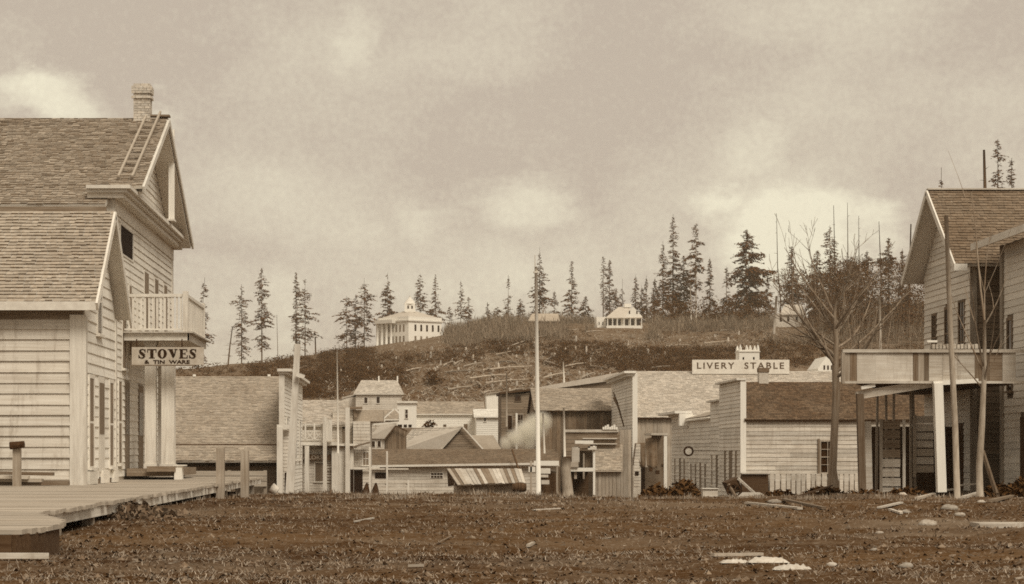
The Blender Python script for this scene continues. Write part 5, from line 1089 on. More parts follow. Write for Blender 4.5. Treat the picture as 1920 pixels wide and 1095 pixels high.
# veranda cottage
q = hill(1165, 614); Yk = q.y; W2 = thing('veranda_cottage', tuple(P(1160, 614, Yk)), 'white cottage with a hipped roof and dark verandas on the hill', 'cottage')
cu = lambda u: ux(u, Yk); cv = lambda v: vz(v, Yk); z0 = cv(616) - 2
wl = MB().box(cu(1140), cu(1200), Yk, Yk + 12, z0, cv(594)).build('wall', 'cream', W2)
mb = MB(); e = [Vector((cu(1134), Yk - 2.2, cv(597))), Vector((cu(1204), Yk - 2.2, cv(597))), Vector((cu(1204), Yk + 14, cv(597))), Vector((cu(1134), Yk + 14, cv(597)))]; r = [Vector((cu(1163), Yk + 6, cv(573))), Vector((cu(1182), Yk + 6, cv(573)))]
mb.add(e + r, [(0, 1, 5, 4), (1, 2, 5), (2, 3, 4, 5), (3, 0, 4), (3, 2, 1, 0)]); rf = mb.build('roof', 'sh_pale', W2)
mb = MB(); mb.prism([(cu(1170), Yk - 1.4, cv(597) + .4), (cu(1204), Yk - 1.4, cv(597) + .4), (cu(1187), Yk - 1.4, cv(576))], (0, 7, 0)); gb = fixn(mb.build('dormer_gable', 'cream', rf))
for u in (1178, 1192): piece('board', 'dormer_window', 'glass', gb, 'S', Yk - 1.42, cu(u), cu(u + 2.6), cv(589), cv(583), .03)
MB().box(cu(1174), cu(1187), Yk + 5, Yk + 7, cv(574), cv(567)).build('chimney', 'cream', rf)
for u in (1137, 1147, 1156, 1168, 1180, 1190, 1201): MB().box(cu(u), cu(u + 1.3), Yk - 2.1, Yk - 1.9, z0, cv(597)).build('veranda_post', 'cream', W2)
for u in (1141, 1149, 1158, 1172, 1183, 1194): piece('board', 'dark_bay', 'glass', wl, 'S', Yk - .005, cu(u), cu(u + 6), cv(610), cv(598.5), .02)
MB().box(cu(1136), cu(1203), Yk - 2.2, Yk, z0, cv(611.5)).build('veranda_floor', 'cream', W2)
MB().box(cu(1119), cu(1137), Yk + 1, Yk + 8, z0, cv(594)).build('side_wing', 'cream', W2)
for u in (1123, 1130): piece('board', 'wing_window', 'glass', wl, 'S', Yk + .99, cu(u), cu(u + 1.8), cv(609), cv(603), .02)
# dark log cabin and small white cottage further right
q = hill(1020, 612); Yq = q.y; t = thing('log_cabin', tuple(q), 'low grey cabin half hidden among the brush behind the flagpole', 'cabin')
MB().box(ux(993, Yq), ux(1046, Yq), Yq, Yq + 7, q.z - 3, vz(600, Yq)).build('wall', 'brown_x', t); fixn(MB().prism([P(990, 601, Yq - .5), P(1050, 601, Yq - .5), P(1046, 588, Yq + 5), P(998, 588, Yq + 5)], (0, 0, -.3)).build('roof', 'sh_grey', t))
q = hill(1485, 614); Yq = q.y; t = thing('small_cottage', tuple(q), 'small pale cottage among the trees behind the bare street tree', 'cottage')
MB().box(ux(1453, Yq), ux(1508, Yq), Yq, Yq + 8, q.z - 3, vz(588, Yq)).build('wall', 'white_x', t); fixn(MB().prism([P(1462, 589, Yq - .5), P(1511, 589, Yq - .5), P(1500, 571, Yq + 5), P(1472, 571, Yq + 5)], (0, 0, -.3)).build('roof', 'sh_pale', t))
for u in (1462, 1476, 1492): piece('board', 'window', 'glass', t, 'S', Yq - .01, ux(u, Yq), ux(u + 4, Yq), vz(603, Yq), vz(594, Yq), .03)
t = thing('white_dormer_house', P(1552, 695, 215), 'white gable end showing over the barn roof beside the bare tree', 'house'); Yq = 215.
gbl = MB().prism([P(1534, 700, Yq), P(1572, 700, Yq), P(1572, 690, Yq), P(1556, 668, Yq), P(1550, 668, Yq), P(1534, 690, Yq)], (0, 6, 0)).build('gable', 'cream', t); fixn(gbl); MB().box(ux(1534, Yq), ux(1572, Yq), Yq + .01, Yq + 6, -5, vz(700, Yq)).build('wall', 'cream', t)
for u in (1544, 1551, 1558): piece('board', 'window', 'glass', gbl, 'S', Yq - .01, ux(u, Yq), ux(u + 3, Yq), vz(693, Yq), vz(685, Yq), .03)

# ------------------------------------------------------------------ conifers
CON = [(0, 1.0), (.15, .95), (.4, .72), (.7, .42), (.9, .16), (1, .03)]
COLM = [(0, .75), (.2, 1.0), (.5, .9), (.8, .55), (.95, .25), (1, .05)]
RAG = [(0, .55), (.2, .8), (.4, 1.0), (.55, .6), (.75, .8), (.9, .4), (1, .1)]
TOPC = [(0, .2), (.35, .35), (.5, .9), (.7, 1.0), (.9, .45), (1, .05)]
def conifer(label, u, vt, hw, Y=720., bare=.08, dens=1.0, prof=CON, lean=0.0, vb=None, name='conifer', trunkm='bark', group='conifers on the hill'):
    x = ux(u, Y); z0 = ground0(x, Y) if vb is None else vz(vb, Y); zt = vz(vt, Y); h = zt - z0; r = 1.2 * hw * Y / F; T = thing(name, (x, Y, z0), label, 'tree', group)
    ax = lambda t: Vector((x + lean * Y / F * (t - 1), Y, z0 + h * t))
    n = 6; MB().tube([ax(k / n) - Vector((0, 0, 1 if k == 0 else 0)) for k in range(n + 1)], [max(.009 * h * (1 - k / n * .92), .05) for k in range(n + 1)], 6).build('trunk', trunkm, T, smooth=True)
    mb = MB(); sd = RNG.uniform(0, 99); nb = int(h * (1 - bare) * (3.2 + 3.2 * dens)); cen = RNG.uniform(0, 6.28); lop = RNG.uniform(0, .35)
    for i in range(nb):
        t = (i + RNG.random()) / nb; a = RNG.uniform(0, 6.283); band = mnoise.noise(Vector((t * h * .33, sd, 0))) + .6 * mnoise.noise(Vector((math.cos(a) * 1.3 + sd, math.sin(a) * 1.3, t * h * .22)))
        if band < -.38 + .12 * (1 - dens): continue
        L_ = r * interp(prof, t) * (.80 + .75 * band) * RNG.uniform(.65, 1.15) * (1 - lop * (.5 + .5 * math.cos(a - cen)))
        if L_ < .25: continue
        c = ax(bare + (1 - bare) * t); dr = RNG.uniform(.12, .55) * (1 - .6 * t); dx, dy = math.cos(a), math.sin(a); m = max(2, int(L_ / .62) + 1)
        for k in range(m):
            s = lerp(.22, 1.0, (k + RNG.random()) / m); p = c + Vector((dx * L_ * s, dy * L_ * s, L_ * (.20 * s - dr * s * s * 1.5))); w = (.30 + .16 * L_ / 3.0) * (1.15 - .45 * s) * RNG.uniform(.7, 1.35) * (.75 + .3 * min(dens, 1.2))
            for _ in range(4):
                q = p + Vector((RNG.gauss(0, 1), RNG.gauss(0, 1), RNG.gauss(-.25, .6))) * w * .55; e = Vector((dx + RNG.uniform(-.9, .9), dy + RNG.uniform(-.9, .9), RNG.uniform(-1.0, .25))).normalized() * w * RNG.uniform(.8, 1.5); f = Vector((RNG.uniform(-1, 1), RNG.uniform(-1, 1), RNG.uniform(-.9, .4))).normalized() * w * RNG.uniform(.3, .7)
                mb.add([q - e * .4, q + f, q + e, q - f * .6], [(0, 1, 2, 3)])
        if L_ > 1.0: e = c + Vector((dx * L_, dy * L_, L_ * (.20 - dr * 1.5))); mid = c + Vector((dx * L_ * .5, dy * L_ * .5, L_ * (.10 - dr * .375))); mb.add([c, c + Vector((0, 0, -.15)), mid + Vector((0, 0, -.09)), mid], [(0, 1, 2, 3)]); mb.add([mid, mid + Vector((0, 0, -.09)), e], [(0, 1, 2)])
    mb.build('crown', 'needles', T); return T
T_ = [  # label, u, top v, half width, then options
 ('ragged conifer rising right behind the store balcony', 384, 520, 21, dict(Y=560, vb=712, prof=COLM, dens=.8, lean=14)),
 ('sparse broken-topped conifer, second from the store', 453, 533, 22, dict(Y=690, prof=RAG, dens=.55)),
 ('tall tiered conifer, third from the store', 491, 503, 22, dict(Y=690, bare=.14, prof=RAG, dens=.75)),
 ('dense column-shaped conifer above the leaning post', 555, 510, 15, dict(Y=700, prof=COLM, dens=.95)),
 ('conifer with bare right-hand twigs next to the column-shaped one', 572, 524, 20, dict(Y=706, prof=COLM, dens=.6)),
 ('wide drooping conifer left of the columned hall', 650, 555, 29, dict(Y=700, dens=.7, bare=.15, prof=COLM)),
 ('slim conifer squeezed between the two wide ones left of the columned hall', 667, 552, 14, dict(Y=708, dens=.7, prof=COLM)),
 ('tall drooping conifer nearest the columned hall portico', 683, 521, 25, dict(Y=704, dens=.7, bare=.1, prof=COLM)),
 ('dense spire-shaped conifer behind the hall roof, left of the cupola', 727, 511, 19, dict(Y=760, vb=610, dens=1.2)),
 ('tall conifer just right of the hall cupola', 788, 513, 17, dict(Y=760, vb=615, dens=.8, prof=COLM)),
 ('conifer over the right wing of the columned hall', 817, 514, 20, dict(Y=760, vb=615, dens=.8)),
 ('open-branched conifer right of the columned hall', 864, 526, 18, dict(Y=722, dens=.65, bare=.2)),
 ('shorter dark conifer close beside the open-branched one', 879, 556, 13, dict(Y=716, dens=.9, prof=COLM)),
 ('low bushy conifer midway between hall and flagpole', 914, 567, 15, dict(Y=720, dens=1.0)),
 ('narrow conifer left of the flagpole', 953, 515, 13, dict(Y=726, dens=.85)),
 ('tall conifer directly behind the top of the flagpole', 1012, 463, 25, dict(Y=730, dens=.75)),
 ('tiered conifer between flagpole and veranda cottage', 1072, 489, 26, dict(Y=725, dens=.8, bare=.05)),
 ('bare-trunked conifer with a top tuft above the veranda cottage', 1131, 481, 11, dict(Y=720, dens=.6, bare=.3, prof=RAG)),
 ('narrow dense conifer beside the tufted one above the cottage', 1143, 487, 13, dict(Y=722, dens=1.0, prof=COLM)),
 ('small pale conifer behind the cottage roof', 1167, 523, 14, dict(Y=730, dens=.7)),
 ('pointed conifer just right of the cottage chimney', 1192, 514, 16, dict(Y=724, dens=1.1)),
 ('short pointed conifer between the cottage and the tall pair', 1212, 517, 14, dict(Y=728, dens=1.1)),
 ('tallest conifer on the hill, tiered, right of the cottage', 1262, 401, 30, dict(Y=700, dens=.8)),
 ('bushy conifer leaning on the left side of the tallest one', 1243, 452, 22, dict(Y=696, dens=.9)),
 ('conifer with a long pale trunk and crown held high', 1305, 420, 21, dict(Y=690, dens=1.1, bare=.34, prof=COLM, trunkm='snag')),
 ('dark conifer close right of the pale-trunked one', 1331, 482, 19, dict(Y=694, dens=1.2)),
 ('broad dense dark conifer before the bright cloud', 1399, 431, 48, dict(Y=680, dens=1.6, prof=COLM)),
 ('dark conifer behind the small pale cottage', 1484, 462, 33, dict(Y=690, dens=1.6)),
 ('dark conifer above the crown of the bare street tree, left', 1532, 470, 29, dict(Y=640, dens=1.5, prof=COLM)),
 ('thin-topped tall conifer above the crown of the bare street tree', 1556, 422, 24, dict(Y=660, dens=.8, prof=RAG)),
 ('ragged conifer right of the bare street tree crown', 1598, 482, 29, dict(Y=620, dens=1.5, prof=RAG)),
 ('dense conifer behind the gallery, left of the tall dead snags', 1625, 470, 24, dict(Y=600, dens=1.5, prof=COLM)),
 ('tufted conifer near the gabled house', 1666, 445, 22, dict(Y=600, dens=1.3, prof=TOPC)),
 ('dark conifer touching the gable of the right house', 1692, 466, 24, dict(Y=560, dens=1.6)),
 ('tiny spire of a conifer just above the right house ridge', 1765, 314, 9, dict(Y=420, dens=.9, vb=520)),
 ('tall dense conifer above the right house roof', 1871, 261, 24, dict(Y=420, dens=1.1, vb=520, prof=COLM)),
 ('bushy conifer at the right edge above the house roof', 1897, 296, 20, dict(Y=430, dens=1.2, vb=520, prof=COLM)),
]
T_ += [('small conifer on the skyline left of the tiered one by the flagpole', 1040, 545, 14, dict(Y=735, dens=1.0)), ('bushy dark conifer left of the veranda cottage', 1098, 556, 18, dict(Y=728, dens=1.2, prof=COLM)), ('dark low conifer behind the cottage, left of its chimney', 1155, 540, 16, dict(Y=735, dens=1.2)), ('dark conifer filling in between the two pointed ones by the cottage', 1203, 535, 16, dict(Y=732, dens=1.3)),
 ('dark conifer at the foot of the tallest one, right side', 1282, 480, 22, dict(Y=698, dens=1.3, prof=COLM)), ('low dark conifer left of the bushy leaning one', 1228, 520, 16, dict(Y=705, dens=1.2)), ('low round conifer between the narrow one and the flagpole', 976, 560, 16, dict(Y=730, dens=1.1, prof=COLM)), ('low dark conifer left of the narrow one before the flagpole', 932, 575, 14, dict(Y=728, dens=1.1, prof=COLM)), ('small ragged conifer at the right corner of the columned hall', 843, 575, 12, dict(Y=725, dens=.9, prof=RAG)),
 ('dark conifer behind the broad dense one, left side', 1362, 500, 22, dict(Y=700, dens=1.3)), ('dark conifer crown filling the gap left of the thin-topped one', 1526, 505, 18, dict(Y=600, dens=1.1, prof=COLM)), ('dark conifer low behind the middle of the bare street tree', 1574, 500, 24, dict(Y=560, dens=1.1, prof=COLM)),
 ('low dark conifer between the ragged and the dense one by the gallery', 1612, 520, 20, dict(Y=540, dens=1.0, prof=COLM)), ('low dark conifer under the tufted one near the gabled house', 1655, 525, 22, dict(Y=520, dens=1.0, prof=COLM)), ('low dark conifer at the corner of the gabled house', 1702, 520, 20, dict(Y=500, dens=1.0, prof=COLM)),
 ('small dark conifer at the right of the broad dense one', 1440, 520, 18, dict(Y=700, dens=.9))]
for lb, u, vt, hw, kw in T_: conifer(lb, u, vt, hw, **kw)
def snag(label, pts, Y, r0, r1, mat='char', twigs=0):
    q = [P(u, v, Y) for u, v in pts]; n = len(q); T = thing('dead_snag', tuple(q[0]), label, 'snag', 'dead snags on the hill'); MB().tube(q, [.62 * lerp(r0, r1, k / (n - 1)) for k in range(n)], 6).build('trunk', mat, T, smooth=True)
    if twigs:
        mb = MB()
        for k in range(twigs):
            t = RNG.uniform(.25, 1); i = min(int(t * (n - 1)), n - 2); p = q[i].lerp(q[i + 1], t * (n - 1) - i); a = RNG.uniform(0, 6.28); L_ = RNG.uniform(.8, 3.0) * (1.1 - t * .5); d = Vector((math.cos(a), math.sin(a) * .5, RNG.uniform(-.3, .25))) * L_; mb.beam(p, p + d, .12, .12, w2=.03, d2=.03)
        mb.build('twigs', mat, T, kind='stuff')
snag('leaning dead tree with a bent limb left of the second conifer', [(427, 690), (431, 650), (436, 612)], 640, .5, .25, 'bark', 14)
snag('thin bent dead tree against the bright cloud', [(1461, 640), (1464, 570), (1458, 500), (1456, 400)], 620, .5, .10, 'char', 6)
snag('bleached leaning trunk left of the small pale cottage', [(1449, 650), (1453, 600), (1456, 555)], 560, .75, .55, 'snag')
snag('tall thin dead tree rising highest above the bare street tree', [(1568, 640), (1566, 520), (1563, 385)], 600, .5, .12, 'char', 10)
snag('faint tall dead tree right of the highest snag', [(1592, 640), (1590, 500), (1589, 380)], 640, .5, .10, 'bark', 4)
snag('dead tree between the two ragged conifers by the gallery', [(1612, 640), (1611, 520), (1610, 405)], 600, .45, .10, 'bark', 6)
snag('dead trunk standing left of the tufted conifer', [(1650, 650), (1652, 520), (1648, 415)], 560, .5, .12, 'char', 5)
snag('thick dark broken trunk close to the right house gable', [(1702, 660), (1705, 540), (1708, 420)], 520, .62, .28, 'char', 4)
snag('pale dead trunk behind the gallery parapet', [(1651, 660), (1650, 600), (1649, 555)], 420, .45, .36, 'snag')
snag('charred broken trunk above the right house roof', [(1847, 360), (1846, 320), (1845, 281)], 420, .60, .40, 'char', 3)
snag('slim dark dead tree between the cottage and the tallest conifer', [(1226, 640), (1226, 580), (1225, 540)], 600, .32, .2, 'char', 2)
snag('white dead birch trunk under the tall conifers', [(1296, 600), (1295, 560), (1294, 530)], 640, .45, .25, 'snag', 10)
snag('faint dead pole left of the leaning post on the skyline', [(521, 675), (519, 590)], 700, .22, .10, 'bark'); snag('short charred stub on the skyline right of the leaning post', [(592, 668), (591, 633)], 680, .5, .4, 'char')

# ------------------------------------------------------------------ brush, thickets, slash on the hillside
def leaf_clump(mb, c, r, n, size, flat=.7, twig=False):
    for _ in range(n):
        d = Vector((RNG.gauss(0, 1), RNG.gauss(0, 1), RNG.gauss(0, 1))).normalized() * r * RNG.uniform(.35, 1.05); p = c + Vector((d.x, d.y, abs(d.z) * flat))
        if twig:
            e = p + Vector((RNG.uniform(-.5, .5), RNG.uniform(-.5, .5), RNG.uniform(.4, 1.3))) * size * 2.2; s = Vector((RNG.uniform(-1, 1), RNG.uniform(-1, 1), 0)).normalized() * size * .11; mb.add([p - s, p + s, e], [(0, 1, 2)])
        else:
            a = Vector((RNG.uniform(-1, 1), RNG.uniform(-1, 1), RNG.uniform(-1, 1))) * size; b = Vector((RNG.uniform(-1, 1), RNG.uniform(-1, 1), RNG.uniform(-.6, 1))) * size; mb.add([p, p + a, p + (a + b) * .75, p + b], [(0, 1, 2, 3)])
def area(u0, u1, v0, v1): return RNG.uniform(u0, u1), RNG.uniform(v0, v1)
mb = MB(); sc_ = MB()
DARK = [(330, 480, 688, 712, 70), (470, 620, 672, 750, 560), (600, 700, 655, 715, 420), (630, 680, 690, 735, 120), (690, 770, 660, 735, 190), (760, 900, 650, 685, 150), (900, 1010, 640, 668, 130), (1050, 1170, 645, 695, 260), (1160, 1330, 655, 700, 560), (1330, 1400, 655, 690, 110),
        (1420, 1600, 640, 690, 330), (560, 640, 700, 750, 130), (800, 822, 700, 728, 14), (700, 760, 690, 730, 40), (1015, 1065, 640, 690, 80), (600, 830, 640, 665, 90), (1290, 1340, 600, 620, 30), (1600, 1740, 560, 680, 420), (1230, 1440, 575, 606, 110)]
for u0, u1, v0, v1, n in DARK:
    for _ in range(n):
        u, v = area(u0, u1, v0, v1); 
        if (700 < u < 838 and v < 664) or (1108 < u < 1212 and v < 640) or (1446 < u < 1520 and v < 640): continue
        p = hill(u, v); r = RNG.uniform(1.0, 2.6) * (p.y / 520); leaf_clump(mb, p, r, 44, .25 * p.y / 480)
for u0, u1, v0, v1, n in ((1460, 1610, 515, 640, 420), (1550, 1745, 495, 640, 640), (1225, 1350, 570, 600, 60), (1340, 1440, 570, 600, 40)):
    for _ in range(n):
        u, v = area(u0, u1, v0, v1)
        if 1446 < u < 1518 and 552 < v < 640: continue
        y = RNG.uniform(480, 620); x = ux(u, y); z0 = ground0(x, y); z1 = vz(v, y)
        if z1 < z0: z1 = z0
        leaf_clump(mb, Vector((x, y, z1)), RNG.uniform(1.2, 3.0), 40, .34, 1.1)
b = mb.build('brush', 'brush', kind='stuff'); tag(b, 'dark leafy brush growing in bands over the logged hillside', 'brush')
for _ in range(2800):                     # low scrub dotted over the whole clearing
    u, v = RNG.uniform(560, 1460), RNG.uniform(612, 755)
    if (700 < u < 838 and v < 664) or (1108 < u < 1212 and v < 640) or (1446 < u < 1520 and v < 640): continue
    p = hill(u, v); leaf_clump(sc_, p, RNG.uniform(.4, 1.3) * p.y / 500, 14, .22 * p.y / 480)
b = sc_.build('scrub', 'brush', kind='stuff'); tag(b, 'low scrub dotted between the stumps of the clearing', 'scrub')
mb = MB()
PALE = [(830, 1000, 598, 645, 240), (1000, 1125, 580, 612, 150), (1205, 1240, 585, 612, 40), (1230, 1460, 575, 625, 330), (900, 1060, 612, 640, 90), (1440, 1740, 570, 650, 420), (700, 900, 640, 655, 60), (1100, 1240, 612, 640, 70), (880, 960, 575, 605, 60)]
for u0, u1, v0, v1, n in PALE:
    for _ in range(n):
        u, v = area(u0, u1, v0, v1); 
        if (700 < u < 838 and v < 664) or (1108 < u < 1212 and v < 640) or (1446 < u < 1520 and v < 640): continue
        p = hill(u, v); r = RNG.uniform(1.2, 3.2) * (p.y / 600); leaf_clump(mb, p, r, 30, .9 * p.y / 600, 1.2, True)
b = mb.build('bare_thicket', 'twigs', kind='stuff'); tag(b, 'grey leafless thicket along the crest of the hill', 'thicket')
mb = MB()
for _ in range(4600):
    u, v = (RNG.uniform(600, 1240), RNG.uniform(628, 758)) if RNG.random() < .75 else (RNG.uniform(1150, 1480), RNG.uniform(606, 660)); p = hill(u, v); a = RNG.uniform(0, 6.28); L_ = RNG.uniform(.25, 1.3); d = Vector((math.cos(a), math.sin(a), RNG.uniform(-.1, .9))) * L_ / 2; w = RNG.uniform(.05, .14); mb.beam(p - d + Vector((0, 0, .1)), p + d + Vector((0, 0, .2)), w, w)
b = mb.build('logging_slash', 'log', kind='stuff'); tag(b, 'bleached logging slash littering the cleared slope', 'slash')
mb = MB()
for _ in range(230):
    u = RNG.uniform(1585, 1730); Y = RNG.uniform(150, 240); x = ux(u, Y); z = ground0(x, Y); h = RNG.uniform(.55, 1.0) * (vz(RNG.uniform(520, 600), Y) - z); ln = RNG.uniform(-.16, .16); r = RNG.uniform(.025, .075)
    mb.tube([(x, Y, z), (x + ln * h * .4, Y, z + h * .5), (x + ln * h, Y, z + h)], [r, r * .7, r * .2], 4, cap=False)
b = mb.build('sapling_thicket', 'twig_bark', kind='stuff'); tag(b, 'thicket of thin bare saplings behind the gallery', 'thicket')
ZONES = [(640, 'left of the hip-roofed house'), (762, 'above the hip-roofed house'), (905, 'above the whitewashed house'), (1006, 'above dark house left of flagpole'), (1100, 'just right of the flagpole'), (1205, 'below the veranda cottage'), (1298, 'left of the stable sign'), (9999, 'above the stable sign')]
ORD = 'first second third fourth fifth sixth seventh eighth ninth tenth eleventh twelfth thirteenth fourteenth fifteenth sixteenth seventeenth eighteenth nineteenth twentieth'.split() + [f'twenty-{q}' for q in 'first second third fourth fifth sixth seventh eighth ninth'.split()] + [f'thirty-{q}' for q in 'first second third fourth fifth sixth seventh eighth ninth'.split()]
def slope_labels(what, pts):
    cells = {}
    for i, (u, v) in enumerate(pts):
        z = next(n for lim, n in ZONES if u < lim); r = 'high' if v < 664 else 'low' if v > 702 else 'halfway'; cells.setdefault((z, r), []).append((u, i))
    out = [None] * len(pts)
    for (z, r), L_ in cells.items():
        L_.sort()
        for k, (u, i) in enumerate(L_): out[i] = f'{what} {r} up slope {z}' + ('' if len(L_) == 1 else f', {ORD[k]} from left')
    return out
stumps = [(742, 676), (690, 694), (715, 692), (728, 695), (910, 640), (934, 640), (893, 655), (1100, 668), (1112, 666), (1107, 680), (1157, 660), (1216, 665), (1247, 666), (1178, 648), (1234, 632), (1340, 632), (1385, 628), (1365, 640), (1425, 640), (758, 647), (560, 690), (600, 715), (640, 700), (935, 690), (955, 688), (990, 700), (870, 668), (845, 652), (1040, 668), (880, 700), (820, 690), (1320, 612), (1275, 640), (1000, 652), (1060, 660), (970, 655)]
for _ in range(90): stumps.append((RNG.uniform(800, 1180), RNG.uniform(640, 745)))
for (u, v), SL in zip(stumps, slope_labels('bleached stump', stumps)):
    p = hill(u, v); k = p.y / 500; h = RNG.uniform(.45, 1.1) * RNG.uniform(.8, 1.6) * k; r = RNG.uniform(.2, .36) * k; ln = RNG.uniform(-.2, .2)
    mb = MB(); mb.tube([p - Vector((0, 0, .3)), p + Vector((ln * .2, 0, h * .25)), p + Vector((ln * h * .5, 0, h * .8)), p + Vector((ln * h + r * .4, 0, h))], [r * 1.35, r, r * .85, r * .35], 7); t = mb.build('tree_stump', RNG.choice(('snag', 'snag', 'log', 'snag')), smooth=False); tag(t, SL, 'stump', 'stumps on the cleared hillside')
logs = [(835, 702, 890, 700), (880, 714, 950, 706), (905, 697, 1000, 690), (985, 640, 1060, 625), (1020, 628, 1085, 620), (960, 650, 1000, 638), (870, 690, 905, 684), (1220, 693, 1262, 690), (560, 695, 585, 688), (1180, 612, 1210, 606), (1250, 652, 1320, 648), (1320, 646, 1380, 642), (760, 700, 790, 694), (910, 725, 990, 716), (1020, 712, 1060, 704), (840, 735, 885, 730), (1100, 625, 1150, 622), (1350, 622, 1420, 616), (930, 668, 975, 660), (1060, 690, 1100, 684)]
for _ in range(16): u, v = RNG.uniform(800, 1150), RNG.uniform(645, 745); logs.append((u, v, u + RNG.uniform(8, 34), v - RNG.uniform(-13, 15)))
for (u0, v0, u1, v1), SL in zip(logs, slope_labels('felled log', [(l[0], l[1]) for l in logs])):
    p, q = hill(u0, v0), hill(u1, v1)
    if (q - p).length > 30: q = p + (q - p).normalized() * 22
    t = MB().tube([p + Vector((0, 0, .35)), (p + q) / 2 + Vector((0, 0, .5)), q + Vector((0, 0, .4))], [.20, .17, .12], 6).build('felled_log', 'log'); tag(t, SL, 'log', 'felled logs on the hillside')
t = thing('dark_bush', tuple(hill(812, 722)), 'lone round dark bush on the cleared slope behind the long whitewashed house', 'bush'); mb = MB(); leaf_clump(mb, hill(812, 722) + Vector((0, 0, .4)), 1.9, 260, .34, 1.1); mb.build('foliage', 'brush', t)
t = thing('garden_bush', P(806, 803, 203), 'dark bush growing behind the pale barn roof', 'bush'); mb = MB(); leaf_clump(mb, P(806, 801, 207), .8, 160, .22, .9); mb.build('foliage', 'brush', t); MB().tube([P(806, 850, 207), P(806, 800, 207)], [.12, .06], 6).build('stem', 'bark', t)

# ------------------------------------------------------------------ smoke by the dark house
def smoke():
    m = bpy.data.materials.new('smoke'); m.use_nodes = True; t = m.node_tree; t.nodes.clear(); o = t.nodes.new('ShaderNodeOutputMaterial'); pv = t.nodes.new('ShaderNodeVolumePrincipled'); t.links.new(pv.outputs[0], o.inputs['Volume'])
    pv.inputs['Color'].default_value = (.96, .93, .84, 1); pv.inputs['Anisotropy'].default_value = 0
    geo = t.nodes.new('ShaderNodeNewGeometry'); n = t.nodes.new('ShaderNodeTexNoise'); n.inputs['Scale'].default_value = .55; n.inputs['Detail'].default_value = 4; t.links.new(geo.outputs['Position'], n.inputs['Vector']); tot = None
    for (u, v, Y, r) in ((950, 832, 164, 1.0), (965, 822, 164, 1.2), (985, 812, 165, 1.6), (1002, 802, 166, 1.7), (1018, 790, 166, 1.3), (990, 830, 165, 1.0)):
        s = t.nodes.new('ShaderNodeVectorMath'); s.operation = 'DISTANCE'; t.links.new(geo.outputs['Position'], s.inputs[0]); s.inputs[1].default_value = P(u, v, Y)
        r_ = t.nodes.new('ShaderNodeMapRange'); t.links.new(s.outputs['Value'], r_.inputs[0]); r_.inputs[1].default_value = r; r_.inputs[2].default_value = r * .2; tot = r_.outputs[0] if tot is None else math_n(t, 'MAXIMUM', tot, r_.outputs[0])
    d = math_n(t, 'MULTIPLY', math_n(t, 'SUBTRACT', math_n(t, 'ADD', tot, math_n(t, 'MULTIPLY', n.outputs['Fac'], .9)), .66, clamp=True), 4.2); d = math_n(t, 'MULTIPLY', d, tot); t.links.new(d, pv.inputs['Density']); return m
M['smoke'] = smoke()
a, b = P(935, 845, 166), P(1055, 755, 166); sm = MB().box(a.x, b.x, 163, 169.5, a.z, b.z).build('smoke', 'smoke'); tag(sm, 'white smoke drifting up behind the long shed', 'smoke', kind='stuff')
mb = MB(); mb.tube([P(956, 846, 162), P(957, 838, 162), P(962, 836, 162)], [.3, .35, .2], 7)

# ------------------------------------------------------------------ things lying about the street
def gp(u, v):
    y = 10.0
    while y < 120:
        p = P(u, v, y)
        if ground(p.x, y) >= p.z: return Vector((p.x, y, ground(p.x, y)))
        y += .1
    return P(u, v, 60)
def rock(c, r, seed):
    rr = random.Random(seed); mb = MB(); n = 7
    for i, (z, k) in enumerate(((-.3, .7), (.05, 1), (.4, .8), (.62, .35))):
        for j in range(n): a = 6.283 * j / n; q = r * k * rr.uniform(.75, 1.2); mb.v.append((c.x + math.cos(a) * q * 1.3, c.y + math.sin(a) * q, c.z + z * r * rr.uniform(.85, 1.15)))
    mb.f = [(i * n + j, i * n + (j + 1) % n, (i + 1) * n + (j + 1) % n, (i + 1) * n + j) for i in range(3) for j in range(n)] + [tuple(range(3 * n, 4 * n))]; return mb
rags = [(1378, 1050, 30, 11, 'crumpled pale rag under the board end, first of the three on the mud'), (1440, 1049, 42, 17, 'largest pale crumpled rag beside the thin lath on the mud'), (1485, 1060, 40, 15, 'pale peaked rag at the end of the row on the mud')]
for k, (u, v, w, h, lb) in enumerate(rags):
    p = gp(u, v + 6); s = p.y / F; mb = MB(); nu, nv = 14, 8
    for j in range(nv + 1):
        for i in range(nu + 1):
            a, b = i / nu * 2 - 1, j / nv * 2 - 1; e = max(0, 1 - a * a - b * b); z = h * s * (e ** .5) * (.45 + 1.1 * abs(fbm(a * 2.5 + k, b * 2.5, 1.6, 4, k * 3.0)) + .25 * fbm(a * 7, b * 7, 1.0, 2, k)) ; mb.v.append((p.x + a * w * s * (.9 + .25 * fbm(b, k, 2)), p.y + b * w * s * .55, p.z - .01 + z))
    mb.f = [(j * (nu + 1) + i, j * (nu + 1) + i + 1, (j + 1) * (nu + 1) + i + 1, (j + 1) * (nu + 1) + i) for j in range(nv) for i in range(nu)]; t = mb.build('rag', 'rag', smooth=True); tag(t, lb, 'rag', 'pale rags on the mud')
def lath(u0, v0, u1, v1, w, th, label, mat='deck', name='board'):
    a, b = gp(u0, v0), gp(u1, v1); t = MB().beam(a + Vector((0, 0, th / 2 + .01)), b + Vector((0, 0, th / 2 + .01)), w, th).build(name, mat); return tag(t, label, 'board', 'boards lying in the street')
lath(1336, 1046, 1428, 1044, .05, .03, 'thin pale lath lying over the rags')
lath(1400, 946, 1500, 958, .09, .04, 'long pale plank lying before the picket skirting', 'grey_x'); lath(1470, 940, 1545, 956, .08, .04, 'second plank crossing the long one before the pickets', 'brown_x')
lath(1720, 938, 1752, 928, .12, .06, 'short pale board at the foot of the white post', 'deck'); lath(1768, 922, 1800, 918, .10, .06, 'board lying right of the white post', 'grey_x')
